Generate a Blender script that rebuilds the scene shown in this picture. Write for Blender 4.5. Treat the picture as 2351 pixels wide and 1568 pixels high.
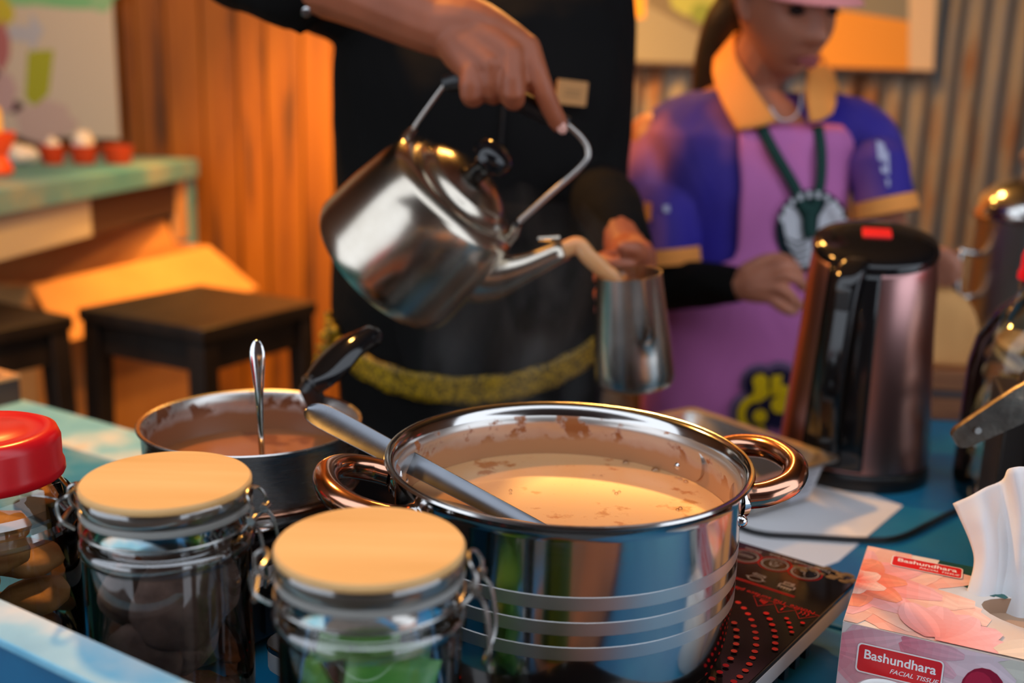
import bpy, bmesh, math, random
import numpy as np
from mathutils import Vector, Matrix, noise

for o in list(bpy.data.objects):
    bpy.data.objects.remove(o, do_unlink=True)
SC = bpy.context.scene
COL = SC.collection
PI = math.pi
R = math.radians
random.seed(7)

# ------------------------------------------------------------------ camera
CAM_H, FPX, PITCH, ROLL = 1.30, 2400.0, R(13.3), R(1.8)
_r = Vector((1, 0, 0)); _u = Vector((0, math.sin(PITCH), math.cos(PITCH))); _f = Vector((0, math.cos(PITCH), -math.sin(PITCH)))
RIGHT = _r * math.cos(ROLL) + _u * math.sin(ROLL)
UP = -_r * math.sin(ROLL) + _u * math.cos(ROLL)
EYE = Vector((0, 0, CAM_H))
cam = bpy.data.cameras.new('camera')
cam.sensor_width = 36.0
cam.lens = 36.0 * FPX / 2351.0
cam.clip_start = 0.02
cam.dof.use_dof = True
cam.dof.focus_distance = 0.735
cam.dof.aperture_fstop = 3.3
cam_ob = bpy.data.objects.new('camera', cam)
COL.objects.link(cam_ob)
_m = Matrix((RIGHT, UP, -_f)).transposed().to_4x4()
_m.translation = EYE
cam_ob.matrix_world = _m
SC.camera = cam_ob

def ray(x, y):
    return _f + RIGHT * ((x - 1175.5) / FPX) + UP * ((784 - y) / FPX)
def at(x, y, Y):
    d = ray(x, y); return EYE + d * (Y / d.y)
def atz(x, y, z):
    d = ray(x, y); return EYE + d * ((z - CAM_H) / d.z)

# ------------------------------------------------------------------ world, lights, exposure
SC.view_settings.view_transform = 'Standard'
SC.view_settings.look = 'None'
SC.view_settings.gamma = 1.0
SC.view_settings.use_curve_mapping = False
SC.view_settings.exposure = 0.12
SC.cycles.max_bounces = 8; SC.cycles.diffuse_bounces = 3; SC.cycles.glossy_bounces = 5; SC.cycles.transmission_bounces = 6; SC.cycles.transparent_max_bounces = 24
w = bpy.data.worlds.new('daylight'); SC.world = w
w.use_nodes = True
bg = w.node_tree.nodes['Background']
bg.inputs[0].default_value = (0.80, 0.88, 1.0, 1)
bg.inputs[1].default_value = 2.0

def bulb(loc, power, col=(1.0, 0.46, 0.10), radius=0.045, aim=None):
    l = bpy.data.lights.new('bulb_light', 'SPOT' if aim else 'POINT'); l.energy = power; l.color = col; l.shadow_soft_size = radius
    o = bpy.data.objects.new('bulb_light', l); o.location = loc; COL.objects.link(o)
    if aim:   # bulb with an assumed, unseen shade that keeps its cone off the notice board
        l.spot_size = R(104); l.spot_blend = 0.7; o.rotation_euler = Vector(aim).to_track_quat('-Z', 'Y').to_euler()
bulb((-0.55, 1.45, 2.00), 52)
bulb((0.22, 2.40, 2.20), 36)
bulb((-0.70, 2.45, 2.02), 165, aim=(0.45, 0.35, -1.0))
bulb((-0.30, 2.75, 2.30), 19)

# ------------------------------------------------------------------ materials
MATS = {}
def lin(c):
    return tuple((x / 12.92 if x <= 0.04045 else ((x + 0.055) / 1.055) ** 2.4) for x in c[:3])
def rgb(r, g, b):
    return lin((r / 255, g / 255, b / 255))
def newmat(name):
    m = bpy.data.materials.new(name); m.use_nodes = True
    nt = m.node_tree
    return m, nt, nt.nodes['Principled BSDF']
def N(nt, typ, **kw):
    n = nt.nodes.new(typ)
    for k, v in kw.items():
        if k in n.inputs: n.inputs[k].default_value = v
        else: setattr(n, k, v)
    return n
def coords(nt, scale=(1, 1, 1), obj=True, rot=(0, 0, 0)):
    tc = nt.nodes.new('ShaderNodeTexCoord'); mp = nt.nodes.new('ShaderNodeMapping')
    nt.links.new(tc.outputs['Object' if obj else 'Generated'], mp.inputs[0])
    mp.inputs['Scale'].default_value = scale; mp.inputs['Rotation'].default_value = rot
    return mp
def ramp(nt, fac, stops):
    r = nt.nodes.new('ShaderNodeValToRGB'); nt.links.new(fac, r.inputs[0])
    e = r.color_ramp.elements
    while len(e) < len(stops): e.new(0.5)
    for i, (p, c) in enumerate(stops):
        e[i].position = p; e[i].color = (*c[:3], 1)
    return r.outputs[0]
def simple(name, col, rough=0.5, metal=0.0, **kw):
    m, nt, b = newmat(name)
    b.inputs['Base Color'].default_value = (*col, 1); b.inputs['Roughness'].default_value = rough; b.inputs['Metallic'].default_value = metal
    for k, v in kw.items(): b.inputs[k.replace('_', ' ')].default_value = v
    MATS[name] = m; return m
def noisy(name, stops, scale=8, stretch=(1, 1, 1), rough=0.5, metal=0.0, detail=4, bump=0.0, bscale=None, rand=0.0, **kw):
    m, nt, b = newmat(name)
    mp = coords(nt, stretch)
    nz = N(nt, 'ShaderNodeTexNoise', Scale=scale, Detail=detail)
    if rand:
        oi = nt.nodes.new('ShaderNodeObjectInfo'); ad = N(nt, 'ShaderNodeVectorMath', operation='ADD')
        ml = N(nt, 'ShaderNodeMath', operation='MULTIPLY'); ml.inputs[1].default_value = 37.0
        nt.links.new(oi.outputs['Random'], ml.inputs[0]); nt.links.new(mp.outputs[0], ad.inputs[0]); nt.links.new(ml.outputs[0], ad.inputs[1])
        nt.links.new(ad.outputs[0], nz.inputs['Vector'])
    else:
        nt.links.new(mp.outputs[0], nz.inputs['Vector'])
    c = ramp(nt, nz.outputs['Fac'], stops)
    if rand:
        hs = N(nt, 'ShaderNodeHueSaturation'); mr = N(nt, 'ShaderNodeMapRange')
        mr.inputs[3].default_value = 1 - rand; mr.inputs[4].default_value = 1 + rand
        nt.links.new(oi.outputs['Random'], mr.inputs[0]); nt.links.new(mr.outputs[0], hs.inputs['Value']); nt.links.new(c, hs.inputs['Color'])
        c = hs.outputs[0]
    nt.links.new(c, b.inputs['Base Color'])
    b.inputs['Roughness'].default_value = rough; b.inputs['Metallic'].default_value = metal
    if bump:
        bz = N(nt, 'ShaderNodeTexNoise', Scale=bscale or scale * 3, Detail=3)
        nt.links.new(mp.outputs[0], bz.inputs['Vector'])
        bp = N(nt, 'ShaderNodeBump', Strength=bump, Distance=0.002)
        nt.links.new(bz.outputs['Fac'], bp.inputs['Height']); nt.links.new(bp.outputs[0], b.inputs['Normal'])
    for k, v in kw.items(): b.inputs[k.replace('_', ' ')].default_value = v
    MATS[name] = m; return m
def brushed(name, col, rough=0.25, scale=60, stretch=(1, 1, 12), amt=0.12):
    m, nt, b = newmat(name)
    b.inputs['Base Color'].default_value = (*col, 1); b.inputs['Metallic'].default_value = 1
    mp = coords(nt, stretch); nz = N(nt, 'ShaderNodeTexNoise', Scale=scale, Detail=3); nt.links.new(mp.outputs[0], nz.inputs['Vector'])
    mr = N(nt, 'ShaderNodeMapRange'); mr.inputs[3].default_value = rough - amt; mr.inputs[4].default_value = rough + amt
    nt.links.new(nz.outputs['Fac'], mr.inputs[0]); nt.links.new(mr.outputs[0], b.inputs['Roughness'])
    MATS[name] = m; return m
def thin_glass(name, tint=(0.93, 0.95, 0.94), ior=1.5, rough=0.03, base=0.02):
    m = bpy.data.materials.new(name); m.use_nodes = True; nt = m.node_tree
    for n in list(nt.nodes): nt.nodes.remove(n)
    out = nt.nodes.new('ShaderNodeOutputMaterial'); mx = nt.nodes.new('ShaderNodeMixShader')
    tr = nt.nodes.new('ShaderNodeBsdfTransparent'); tr.inputs[0].default_value = (*tint, 1)
    gl = nt.nodes.new('ShaderNodeBsdfGlossy'); gl.inputs['Roughness'].default_value = rough; gl.inputs[0].default_value = (1, 1, 1, 1)
    fr = N(nt, 'ShaderNodeFresnel', IOR=ior); ad = N(nt, 'ShaderNodeMath', operation='ADD'); ad.inputs[1].default_value = base
    nt.links.new(fr.outputs[0], ad.inputs[0]); nt.links.new(ad.outputs[0], mx.inputs[0])
    nt.links.new(tr.outputs[0], mx.inputs[1]); nt.links.new(gl.outputs[0], mx.inputs[2]); nt.links.new(mx.outputs[0], out.inputs[0])
    MATS[name] = m; return m
def printmat(name, rough=0.5, spec=0.5):
    m, nt, b = newmat(name)
    a = nt.nodes.new('ShaderNodeAttribute'); a.attribute_name = 'Col'
    nt.links.new(a.outputs['Color'], b.inputs['Base Color']); b.inputs['Roughness'].default_value = rough
    b.inputs['Specular IOR Level'].default_value = spec
    MATS[name] = m; return m

simple('steel', (0.62, 0.60, 0.57), 0.16, 1.0)
brushed('steel_brushed', (0.60, 0.58, 0.56), 0.26, 30, (1, 1, 14), 0.08)
brushed('steel_pot', (0.53, 0.51, 0.49), 0.12, 20, (1, 1, 20), 0.04)
brushed('steel_dull', (0.52, 0.49, 0.45), 0.34, 25, (1, 1, 6), 0.08)
simple('steel_band', (0.52, 0.51, 0.50), 0.34, 1.0)
simple('wire_steel', (0.45, 0.44, 0.42), 0.25, 1.0)
brushed('ladle_steel', (0.17, 0.18, 0.20), 0.26, 40, (1, 1, 1), 0.08)
simple('chrome', (0.72, 0.72, 0.72), 0.08, 1.0)
noisy('steel_kettle', [(0.3, (0.56, 0.50, 0.42)), (0.7, (0.44, 0.38, 0.30))], 14, rough=0.22, metal=1.0, bump=0.07, bscale=6)
simple('copper', (0.68, 0.34, 0.22), 0.16, 1.0)
brushed('rose_metal', (0.52, 0.28, 0.27), 0.32, 30, (1, 1, 0.06), 0.06)
simple('black_gloss', (0.006, 0.006, 0.007), 0.09)
simple('black_plastic', (0.010, 0.010, 0.011), 0.35)
noisy('black_dusty', [(0.55, (0.006, 0.006, 0.006)), (0.75, (0.02, 0.016, 0.013))], 30, rough=0.45)
noisy('black_wood', [(0.3, (0.010, 0.007, 0.006)), (0.7, (0.028, 0.019, 0.014))], 10, (1, 8, 1), rough=0.38)
noisy('cooktop_glass', [(0.60, (0.006, 0.004, 0.004)), (0.70, (0.010, 0.007, 0.005)), (0.80, (0.05, 0.035, 0.02))], 90, rough=0.09, detail=6)
simple('cooktop_trim', (0.55, 0.53, 0.52), 0.35, 0.3)
simple('red_plastic', rgb(215, 18, 30), 0.28)
simple('red_button', rgb(245, 40, 40), 0.35)
noisy('bamboo', [(0.25, rgb(226, 182, 122)), (0.75, rgb(206, 156, 94))], 6, (1, 9, 1), rough=0.55)
thin_glass('jar_glass', (0.955, 0.955, 0.945), 1.38, 0.04, 0.02)
thin_glass('jar_rib', (0.70, 0.70, 0.68), 1.6, 0.10, 0.12)
thin_glass('bottle_glass', (0.93, 0.91, 0.82), 1.4, 0.03, 0.02)
simple('gasket', (0.42, 0.41, 0.38), 0.35, Transmission_Weight=0.35)
noisy('choc_cookie', [(0.35, (0.075, 0.038, 0.027)), (0.65, (0.16, 0.092, 0.070))], 60, rough=0.85, bump=0.6, bscale=120, rand=0.2)
noisy('gold_cookie', [(0.35, (0.34, 0.16, 0.045)), (0.65, (0.52, 0.28, 0.09))], 40, rough=0.75, bump=0.4, bscale=90, rand=0.2)
noisy('green_wrap', [(0.4, (0.06, 0.26, 0.035)), (0.6, (0.16, 0.42, 0.08))], 25, rough=0.35)
noisy('dried_slice', [(0.35, (0.28, 0.15, 0.05)), (0.65, (0.62, 0.42, 0.19))], 30, rough=0.7, bump=0.4, rand=0.25)
noisy('wall_wood', [(0.30, rgb(66, 36, 5)), (0.42, rgb(138, 80, 8)), (0.75, rgb(164, 102, 16))], 3.0, (7, 7, 0.55), rough=0.6, detail=5, rand=0.22)
noisy('cardboard', [(0.3, rgb(206, 146, 84)), (0.7, rgb(222, 164, 98))], 6, rough=0.85)
noisy('concrete', [(0.3, (0.10, 0.085, 0.07)), (0.7, (0.16, 0.14, 0.12))], 4, rough=0.85)
simple('roof_dark', (0.05, 0.045, 0.04), 0.8)
noisy('blue_paint', [(0.30, rgb(0, 84, 128)), (0.50, rgb(12, 112, 158)), (0.66, rgb(40, 134, 172)), (0.80, rgb(150, 176, 178))], 5, rough=0.42, detail=5, bump=0.12, bscale=40)
noisy('blue_worn', [(0.30, rgb(70, 160, 200)), (0.47, rgb(130, 196, 222)), (0.56, rgb(200, 215, 220)), (0.66, rgb(206, 172, 120))], 7, rough=0.5, detail=5, bump=0.15, bscale=40)
simple('steel_pitcher', (0.56, 0.51, 0.46), 0.24, 1.0)
noisy('blue_bar', [(0.30, rgb(64, 146, 182)), (0.55, rgb(108, 168, 190)), (0.8, rgb(178, 184, 172))], 5, rough=0.6)
simple('panel_white', rgb(206, 204, 190), 0.6)
simple('panel_brown', rgb(78, 60, 56), 0.6)
simple('terracotta', rgb(204, 66, 24), 0.55)
simple('orange_plastic', rgb(250, 90, 40), 0.35)
simple('candle', rgb(255, 220, 120), 0.4)
simple('white_ceramic', (0.80, 0.80, 0.78), 0.15)
noisy('paper', [(0.3, (0.78, 0.78, 0.80)), (0.7, (0.84, 0.84, 0.86))], 4, rough=0.7)
simple('tissue', (0.86, 0.85, 0.85), 0.85, Subsurface_Weight=0.15)
simple('white_label', (0.74, 0.76, 0.80), 0.5)
simple('carton_inner', rgb(178, 146, 120), 0.7)
noisy('wood_block', [(0.3, rgb(112, 62, 34)), (0.7, rgb(160, 100, 58))], 8, (1, 1, 14), rough=0.6)
simple('tan_wood', rgb(208, 160, 112), 0.6)
simple('cable', (0.008, 0.009, 0.011), 0.4)
printmat('print_matte', 0.55)
printmat('print_gloss', 0.32)
printmat('print_cloth', 0.8, 0.2)
printmat('print_on_glass', 0.25)
# liquids with their own flecks
def tea_mat(name, base, fleck, foam):
    m, nt, b = newmat(name)
    mp = coords(nt, (1, 1, 1))
    n1 = N(nt, 'ShaderNodeTexNoise', Scale=24, Detail=5, Roughness=0.62); nt.links.new(mp.outputs[0], n1.inputs['Vector'])
    c1 = ramp(nt, n1.outputs['Fac'], [(0.0, base), (0.58, base), (0.63, fleck), (1.0, fleck)])
    n2 = N(nt, 'ShaderNodeTexVoronoi', Scale=130); nt.links.new(mp.outputs[0], n2.inputs['Vector'])
    mr = N(nt, 'ShaderNodeMapRange'); mr.inputs[1].default_value = 0.10; mr.inputs[2].default_value = 0.16; mr.inputs[3].default_value = 0.55; mr.inputs[4].default_value = 0
    nt.links.new(n2.outputs['Distance'], mr.inputs[0])
    mx = N(nt, 'ShaderNodeMix', data_type='RGBA'); nt.links.new(mr.outputs[0], mx.inputs[0]); nt.links.new(c1, mx.inputs[6]); mx.inputs[7].default_value = (*foam, 1)
    nt.links.new(mx.outputs[2], b.inputs['Base Color'])
    b.inputs['Roughness'].default_value = 0.28; b.inputs['Subsurface Weight'].default_value = 0.1; b.inputs['Subsurface Scale'].default_value = 0.01
    MATS[name] = m
tea_mat('milk_tea', rgb(206, 156, 108), rgb(176, 108, 58), rgb(196, 142, 98))
tea_mat('dark_tea', rgb(150, 92, 52), rgb(120, 66, 34), rgb(170, 110, 66))
simple('tea_stream', rgb(206, 150, 98), 0.25, Subsurface_Weight=0.2)

# stained steel: the inside of a pot with a dried tea tide line above z0 (object space)
def stained(name, z0, z1, film, stain):
    m, nt, b = newmat(name)
    tc = nt.nodes.new('ShaderNodeTexCoord'); sp = nt.nodes.new('ShaderNodeSeparateXYZ'); nt.links.new(tc.outputs['Object'], sp.inputs[0])
    nz = N(nt, 'ShaderNodeTexNoise', Scale=40, Detail=6); nt.links.new(tc.outputs['Object'], nz.inputs['Vector'])
    ad = N(nt, 'ShaderNodeMath', operation='MULTIPLY_ADD'); nt.links.new(nz.outputs['Fac'], ad.inputs[0]); ad.inputs[1].default_value = 0.016; nt.links.new(sp.outputs[2], ad.inputs[2])
    mr = N(nt, 'ShaderNodeMapRange'); mr.inputs[1].default_value = z0 + 0.008; mr.inputs[2].default_value = z1 + 0.008
    nt.links.new(ad.outputs[0], mr.inputs[0])
    steelc = (0.60, 0.57, 0.53)
    n3 = N(nt, 'ShaderNodeTexNoise', Scale=55, Detail=5); nt.links.new(tc.outputs['Object'], n3.inputs['Vector'])
    spot = ramp(nt, n3.outputs['Fac'], [(0.0, steelc), (0.54, steelc), (0.60, stain), (1.0, stain)])
    smask = ramp(nt, n3.outputs['Fac'], [(0.0, (0.85,) * 3), (0.54, (0.85,) * 3), (0.60, (0, 0, 0)), (1.0, (0, 0, 0))])
    mx = N(nt, 'ShaderNodeMix', data_type='RGBA'); nt.links.new(mr.outputs[0], mx.inputs[0]); mx.inputs[6].default_value = (*film, 1); nt.links.new(spot, mx.inputs[7])
    nt.links.new(mx.outputs[2], b.inputs['Base Color'])
    mm = N(nt, 'ShaderNodeMath', operation='MULTIPLY'); nt.links.new(mr.outputs[0], mm.inputs[0]); nt.links.new(smask, mm.inputs[1]); nt.links.new(mm.outputs[0], b.inputs['Metallic'])
    b.inputs['Roughness'].default_value = 0.30
    MATS[name] = m
stained('pot_inside', 0.112, 0.121, rgb(186, 138, 98), rgb(150, 92, 52))
stained('pan_inside', 0.052, 0.062, rgb(140, 92, 62), rgb(110, 66, 40))

# corrugated steel with rust of its own
m, nt, b = newmat('rusty_steel'); MATS['rusty_steel'] = m
mp = coords(nt, (5, 5, 0.8)); nz = N(nt, 'ShaderNodeTexNoise', Scale=1.6, Detail=6, Roughness=0.6); nt.links.new(mp.outputs[0], nz.inputs['Vector'])
nt.links.new(ramp(nt, nz.outputs['Fac'], [(0.40, rgb(126, 128, 132)), (0.54, rgb(144, 136, 122)), (0.62, rgb(132, 88, 50)), (0.70, rgb(92, 44, 18))]), b.inputs['Base Color'])
nt.links.new(ramp(nt, nz.outputs['Fac'], [(0.5, (0.25,) * 3), (0.6, (0.0,) * 3)]), b.inputs['Metallic'])
b.inputs['Roughness'].default_value = 0.6

def cloth(name, stops, scale=5, wr=0.35, rough=0.85, ws=14, stretch=(1, 1, 0.5), spec=0.25):
    m, nt, b = newmat(name)
    mp = coords(nt, stretch)
    nz = N(nt, 'ShaderNodeTexNoise', Scale=scale, Detail=2); nt.links.new(mp.outputs[0], nz.inputs['Vector'])
    nt.links.new(ramp(nt, nz.outputs['Fac'], stops), b.inputs['Base Color'])
    wz = N(nt, 'ShaderNodeTexNoise', Scale=ws, Detail=2, Distortion=1.2); nt.links.new(mp.outputs[0], wz.inputs['Vector'])
    bp = N(nt, 'ShaderNodeBump', Strength=wr, Distance=0.02); nt.links.new(wz.outputs['Fac'], bp.inputs['Height']); nt.links.new(bp.outputs[0], b.inputs['Normal'])
    b.inputs['Roughness'].default_value = rough; b.inputs['Specular IOR Level'].default_value = spec
    MATS[name] = m
cloth('black_shirt', [(0.3, (0.004, 0.0038, 0.004)), (0.7, (0.008, 0.0072, 0.007))], wr=0.5, ws=9, spec=0.12)
cloth('black_sleeve', [(0.3, (0.004, 0.004, 0.004)), (0.7, (0.008, 0.0075, 0.0075))], wr=0.4, spec=0.12)
cloth('black_trousers', [(0.3, (0.010, 0.010, 0.012)), (0.7, (0.018, 0.018, 0.020))])
cloth('polo_purple', [(0.38, rgb(44, 36, 150)), (0.54, rgb(70, 56, 150)), (0.70, rgb(176, 110, 158))], 5.5, 0.35, ws=10)
cloth('orange_cloth', [(0.3, rgb(250, 158, 76)), (0.7, rgb(252, 168, 86))], wr=0.1)
cloth('pink_apron', [(0.3, rgb(196, 112, 176)), (0.7, rgb(206, 122, 184))], 3, 0.35, ws=8)
cloth('pink_cap', [(0.3, rgb(240, 150, 150)), (0.7, rgb(246, 160, 158))], wr=0.05)
cloth('green_strap', [(0.3, rgb(30, 62, 58)), (0.7, rgb(38, 72, 66))], wr=0.05)
noisy('gold_thread', [(0.40, rgb(60, 46, 4)), (0.60, rgb(200, 160, 10))], 220, rough=0.45, bump=0.5, bscale=260, detail=2)
noisy('skin_man', [(0.3, rgb(146, 78, 48)), (0.7, rgb(164, 90, 58))], 18, rough=0.5, bump=0.10, bscale=90, Subsurface_Weight=0.08, Subsurface_Scale=0.01)
noisy('skin_woman', [(0.3, rgb(172, 110, 84)), (0.7, rgb(188, 122, 94))], 14, rough=0.48, Subsurface_Weight=0.1, Subsurface_Scale=0.01)
simple('nail', rgb(232, 176, 160), 0.3)
simple('lips', rgb(160, 78, 78), 0.4)
simple('eye_dark', (0.012, 0.008, 0.006), 0.25)
noisy('hair', [(0.4, (0.010, 0.006, 0.004)), (0.7, (0.030, 0.016, 0.009))], 40, (6, 6, 0.6), rough=0.4, bump=0.5)
simple('name_plate', rgb(186, 126, 56), 0.45)

# ------------------------------------------------------------------ mesh helpers
class B:
    def __init__(s): s.v = []; s.f = []
    def add(s, V, F):
        k = len(s.v); s.v += [Vector(p) for p in V]; s.f += [tuple(i + k for i in f) for f in F]; return s
    def xf(s, M):
        s.v = [M @ p for p in s.v]; return s
    def join(s, o, M=None):
        return s.add([M @ p for p in o.v] if M else o.v, o.f)
    def box(s, c, d, M=None):
        x, y, z = (k / 2 for k in d); c = Vector(c)
        V = [Vector((a * x, b * y, e * z)) for a in (-1, 1) for b in (-1, 1) for e in (-1, 1)]
        V = [(M @ p if M else p) + c for p in V]
        return s.add(V, [(0, 1, 3, 2), (4, 6, 7, 5), (0, 4, 5, 1), (2, 3, 7, 6), (0, 2, 6, 4), (1, 5, 7, 3)])
    def lathe(s, prof, n=48, c=(0, 0, 0), a0=0, a1=2 * PI, close=False):
        full = abs(a1 - a0 - 2 * PI) < 1e-6; k = n if full else n + 1
        V = []; c = Vector(c)
        for i in range(k):
            a = a0 + (a1 - a0) * i / n
            V += [c + Vector((r * math.cos(a), r * math.sin(a), z)) for r, z in prof]
        m = len(prof); F = []
        for i in range(n):
            j = (i + 1) % k
            for q in range(m - 1 if not close else m):
                q2 = (q + 1) % m
                F.append((i * m + q, j * m + q, j * m + q2, i * m + q2))
        if not full and close:
            F.append(tuple(range(m))[::-1]); F.append(tuple((k - 1) * m + q for q in range(m)))
        return s.add(V, F)
    def loft(s, rings, cap=True, ring_closed=True):
        m = len(rings[0]); V = [p for r in rings for p in r]; F = []
        for i in range(len(rings) - 1):
            for q in range(m if ring_closed else m - 1):
                q2 = (q + 1) % m
                F.append((i * m + q, i * m + q2, (i + 1) * m + q2, (i + 1) * m + q))
        if cap and ring_closed:
            F.append(tuple(range(m))[::-1]); F.append(tuple((len(rings) - 1) * m + q for q in range(m)))
        return s.add(V, F)
    def tube(s, pts, r, n=10, sub=0, closed=False):
        pts = [Vector(p) for p in pts]
        if sub: pts = smooth_path(pts, sub, closed)
        k = len(pts); rr = r if isinstance(r, (list, tuple)) else None
        rings = []; prev = None
        for i, p in enumerate(pts):
            if closed: t = pts[(i + 1) % k] - pts[i - 1]
            else: t = pts[min(i + 1, k - 1)] - pts[max(i - 1, 0)]
            t.normalize()
            if prev is None: nrm = t.orthogonal().normalized()
            else:
                nrm = prev - t * prev.dot(t); nrm = nrm.normalized() if nrm.length > 1e-6 else t.orthogonal().normalized()
            prev = nrm; bi = t.cross(nrm)
            if rr is None: q = r
            else:
                u = i / (k - 1) * (len(rr) - 1); a = int(min(u, len(rr) - 1.0001)) if len(rr) > 1 else 0; q = rr[a] + (rr[min(a + 1, len(rr) - 1)] - rr[a]) * (u - a)
            rings.append([p + (nrm * math.cos(2 * PI * j / n) + bi * math.sin(2 * PI * j / n)) * q for j in range(n)])
        if closed: rings.append(rings[0])
        return s.loft(rings, cap=not closed)
    def limb(s, pts, rad, up=None, n=14, sub=3):
        # closed tapered chain with round ends; rad entries r or (ra, rb) with rb along `up`
        pts = [Vector(p) for p in pts]
        rad = [(q, q) if not isinstance(q, tuple) else q for q in rad]
        P, Q = [], []
        for i in range(len(pts) - 1):
            for j in range(sub):
                t = j / sub
                P.append(catmull(pts, i, t)); Q.append(tuple(rad[i][k] + (rad[i + 1][k] - rad[i][k]) * t for k in (0, 1)))
        P.append(pts[-1]); Q.append(rad[-1])
        t0 = (P[1] - P[0]).normalized(); t1 = (P[-1] - P[-2]).normalized()
        head = [(P[0] - t0 * Q[0][0] * math.cos(a), tuple(q * math.sin(a) for q in Q[0])) for a in (R(12), R(35), R(62))]
        tail = [(P[-1] + t1 * Q[-1][0] * math.cos(a), tuple(q * math.sin(a) for q in Q[-1])) for a in (R(62), R(35), R(12))]
        allp = head + list(zip(P, Q)) + tail
        rings = []; prev = None
        for i, (p, q) in enumerate(allp):
            a = allp[max(i - 1, 0)][0]; b_ = allp[min(i + 1, len(allp) - 1)][0]
            t = (b_ - a).normalized()
            if up is not None:
                nb = up - t * up.dot(t); nb = nb.normalized() if nb.length > 1e-4 else t.orthogonal().normalized(); na = nb.cross(t)
            else:
                na = t.orthogonal().normalized() if prev is None else (prev - t * prev.dot(t)).normalized(); nb = t.cross(na)
            prev = na
            rings.append([p + na * (q[0] * math.cos(2 * PI * j / n)) + nb * (q[1] * math.sin(2 * PI * j / n)) for j in range(n)])
        return s.loft(rings)
    def ball(s, c, r, n=16, m=10, M=None):
        c = Vector(c); r = Vector(r) if not isinstance(r, (int, float)) else Vector((r, r, r)); V = []; F = []
        for i in range(m + 1):
            th = PI * i / m
            for j in range(n):
                a = 2 * PI * j / n; p = Vector((r.x * math.sin(th) * math.cos(a), r.y * math.sin(th) * math.sin(a), r.z * math.cos(th)))
                V.append((M @ p if M else p) + c)
        for i in range(m):
            for j in range(n): F.append((i * n + j, (i + 1) * n + j, (i + 1) * n + (j + 1) % n, i * n + (j + 1) % n))
        return s.add(V, F)
    def prism(s, poly, z0, z1):
        n = len(poly); V = [(x, y, z0) for x, y in poly] + [(x, y, z1) for x, y in poly]
        return s.add(V, [tuple(range(n))[::-1], tuple(range(n, 2 * n))] + [(i, (i + 1) % n, n + (i + 1) % n, n + i) for i in range(n)])
    def build(s, name, mat, parent=None, sharp=40, bevel=0, subsurf=0, solid=0, kind=None, flat=False, fix=True):
        me = bpy.data.meshes.new(name); me.from_pydata([tuple(p) for p in s.v], [], s.f)
        if fix:
            bm = bmesh.new(); bm.from_mesh(me); bmesh.ops.remove_doubles(bm, verts=bm.verts, dist=1e-6); bmesh.ops.recalc_face_normals(bm, faces=bm.faces); bm.to_mesh(me); bm.free()
        if not flat:
            me.shade_smooth(); me.set_sharp_from_angle(angle=R(sharp))
        me.materials.append(MATS[mat])
        o = bpy.data.objects.new(name, me); COL.objects.link(o)
        if parent is not None: o.parent = parent
        if bevel:
            b_ = o.modifiers.new('bevel', 'BEVEL'); b_.width = bevel; b_.segments = 3; b_.limit_method = 'ANGLE'; b_.angle_limit = R(35)
        if solid:
            q = o.modifiers.new('solid', 'SOLIDIFY'); q.thickness = solid; q.offset = 0
        if subsurf:
            q = o.modifiers.new('sub', 'SUBSURF'); q.levels = subsurf; q.render_levels = subsurf
        if kind: o['kind'] = kind
        return o
    def blob(s, name, mat, parent=None, voxel=0.004, smooth=6):
        o = s.build(name, mat, parent)
        q = o.modifiers.new('remesh', 'REMESH'); q.mode = 'VOXEL'; q.voxel_size = voxel; q.use_smooth_shade = True
        q = o.modifiers.new('smooth', 'SMOOTH'); q.factor = 0.5; q.iterations = smooth
        return o
def catmull(pts, i, t):
    p1, p2 = pts[i], pts[i + 1]; p0 = pts[i - 1] if i > 0 else p1 * 2 - p2; p3 = pts[i + 2] if i + 2 < len(pts) else p2 * 2 - p1
    return 0.5 * ((2 * p1) + (p2 - p0) * t + (2 * p0 - 5 * p1 + 4 * p2 - p3) * t * t + (3 * p1 - p0 - 3 * p2 + p3) * t ** 3)
def smooth_path(pts, sub=6, closed=False):
    pts = [Vector(p) for p in pts]
    if closed:
        e = [pts[-1]] + pts + [pts[0], pts[1]]; return [catmull(e, i, j / sub) for i in range(1, len(pts) + 1) for j in range(sub)]
    return [catmull(pts, i, j / sub) for i in range(len(pts) - 1) for j in range(sub)] + [pts[-1]]
def tag(o, label, cat, group=None):
    o['label'] = label; o['category'] = cat
    if group: o['group'] = group
    return o
def thing(name, label, cat, loc=(0, 0, 0), rotz=0, group=None, M=None):
    o = bpy.data.objects.new(name, None); COL.objects.link(o); o.empty_display_size = 0.05
    if M is not None: o.matrix_world = M
    else: o.location = loc; o.rotation_euler = (0, 0, rotz)
    return tag(o, label, cat, group)
def rrect(w, h, r, n=5, cx=0, cy=0):
    P = []
    for sx, sy, a0 in ((1, 1, 0), (-1, 1, 90), (-1, -1, 180), (1, -1, 270)):
        for i in range(n + 1):
            a = R(a0 + 90 * i / n); P.append((cx + sx * (w / 2 - r) + r * math.cos(a), cy + sy * (h / 2 - r) + r * math.sin(a)))
    return P
def circ(r, n=24, cx=0, cy=0, sx=1, sy=1):
    return [(cx + sx * r * math.cos(2 * PI * i / n), cy + sy * r * math.sin(2 * PI * i / n)) for i in range(n)]

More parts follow.
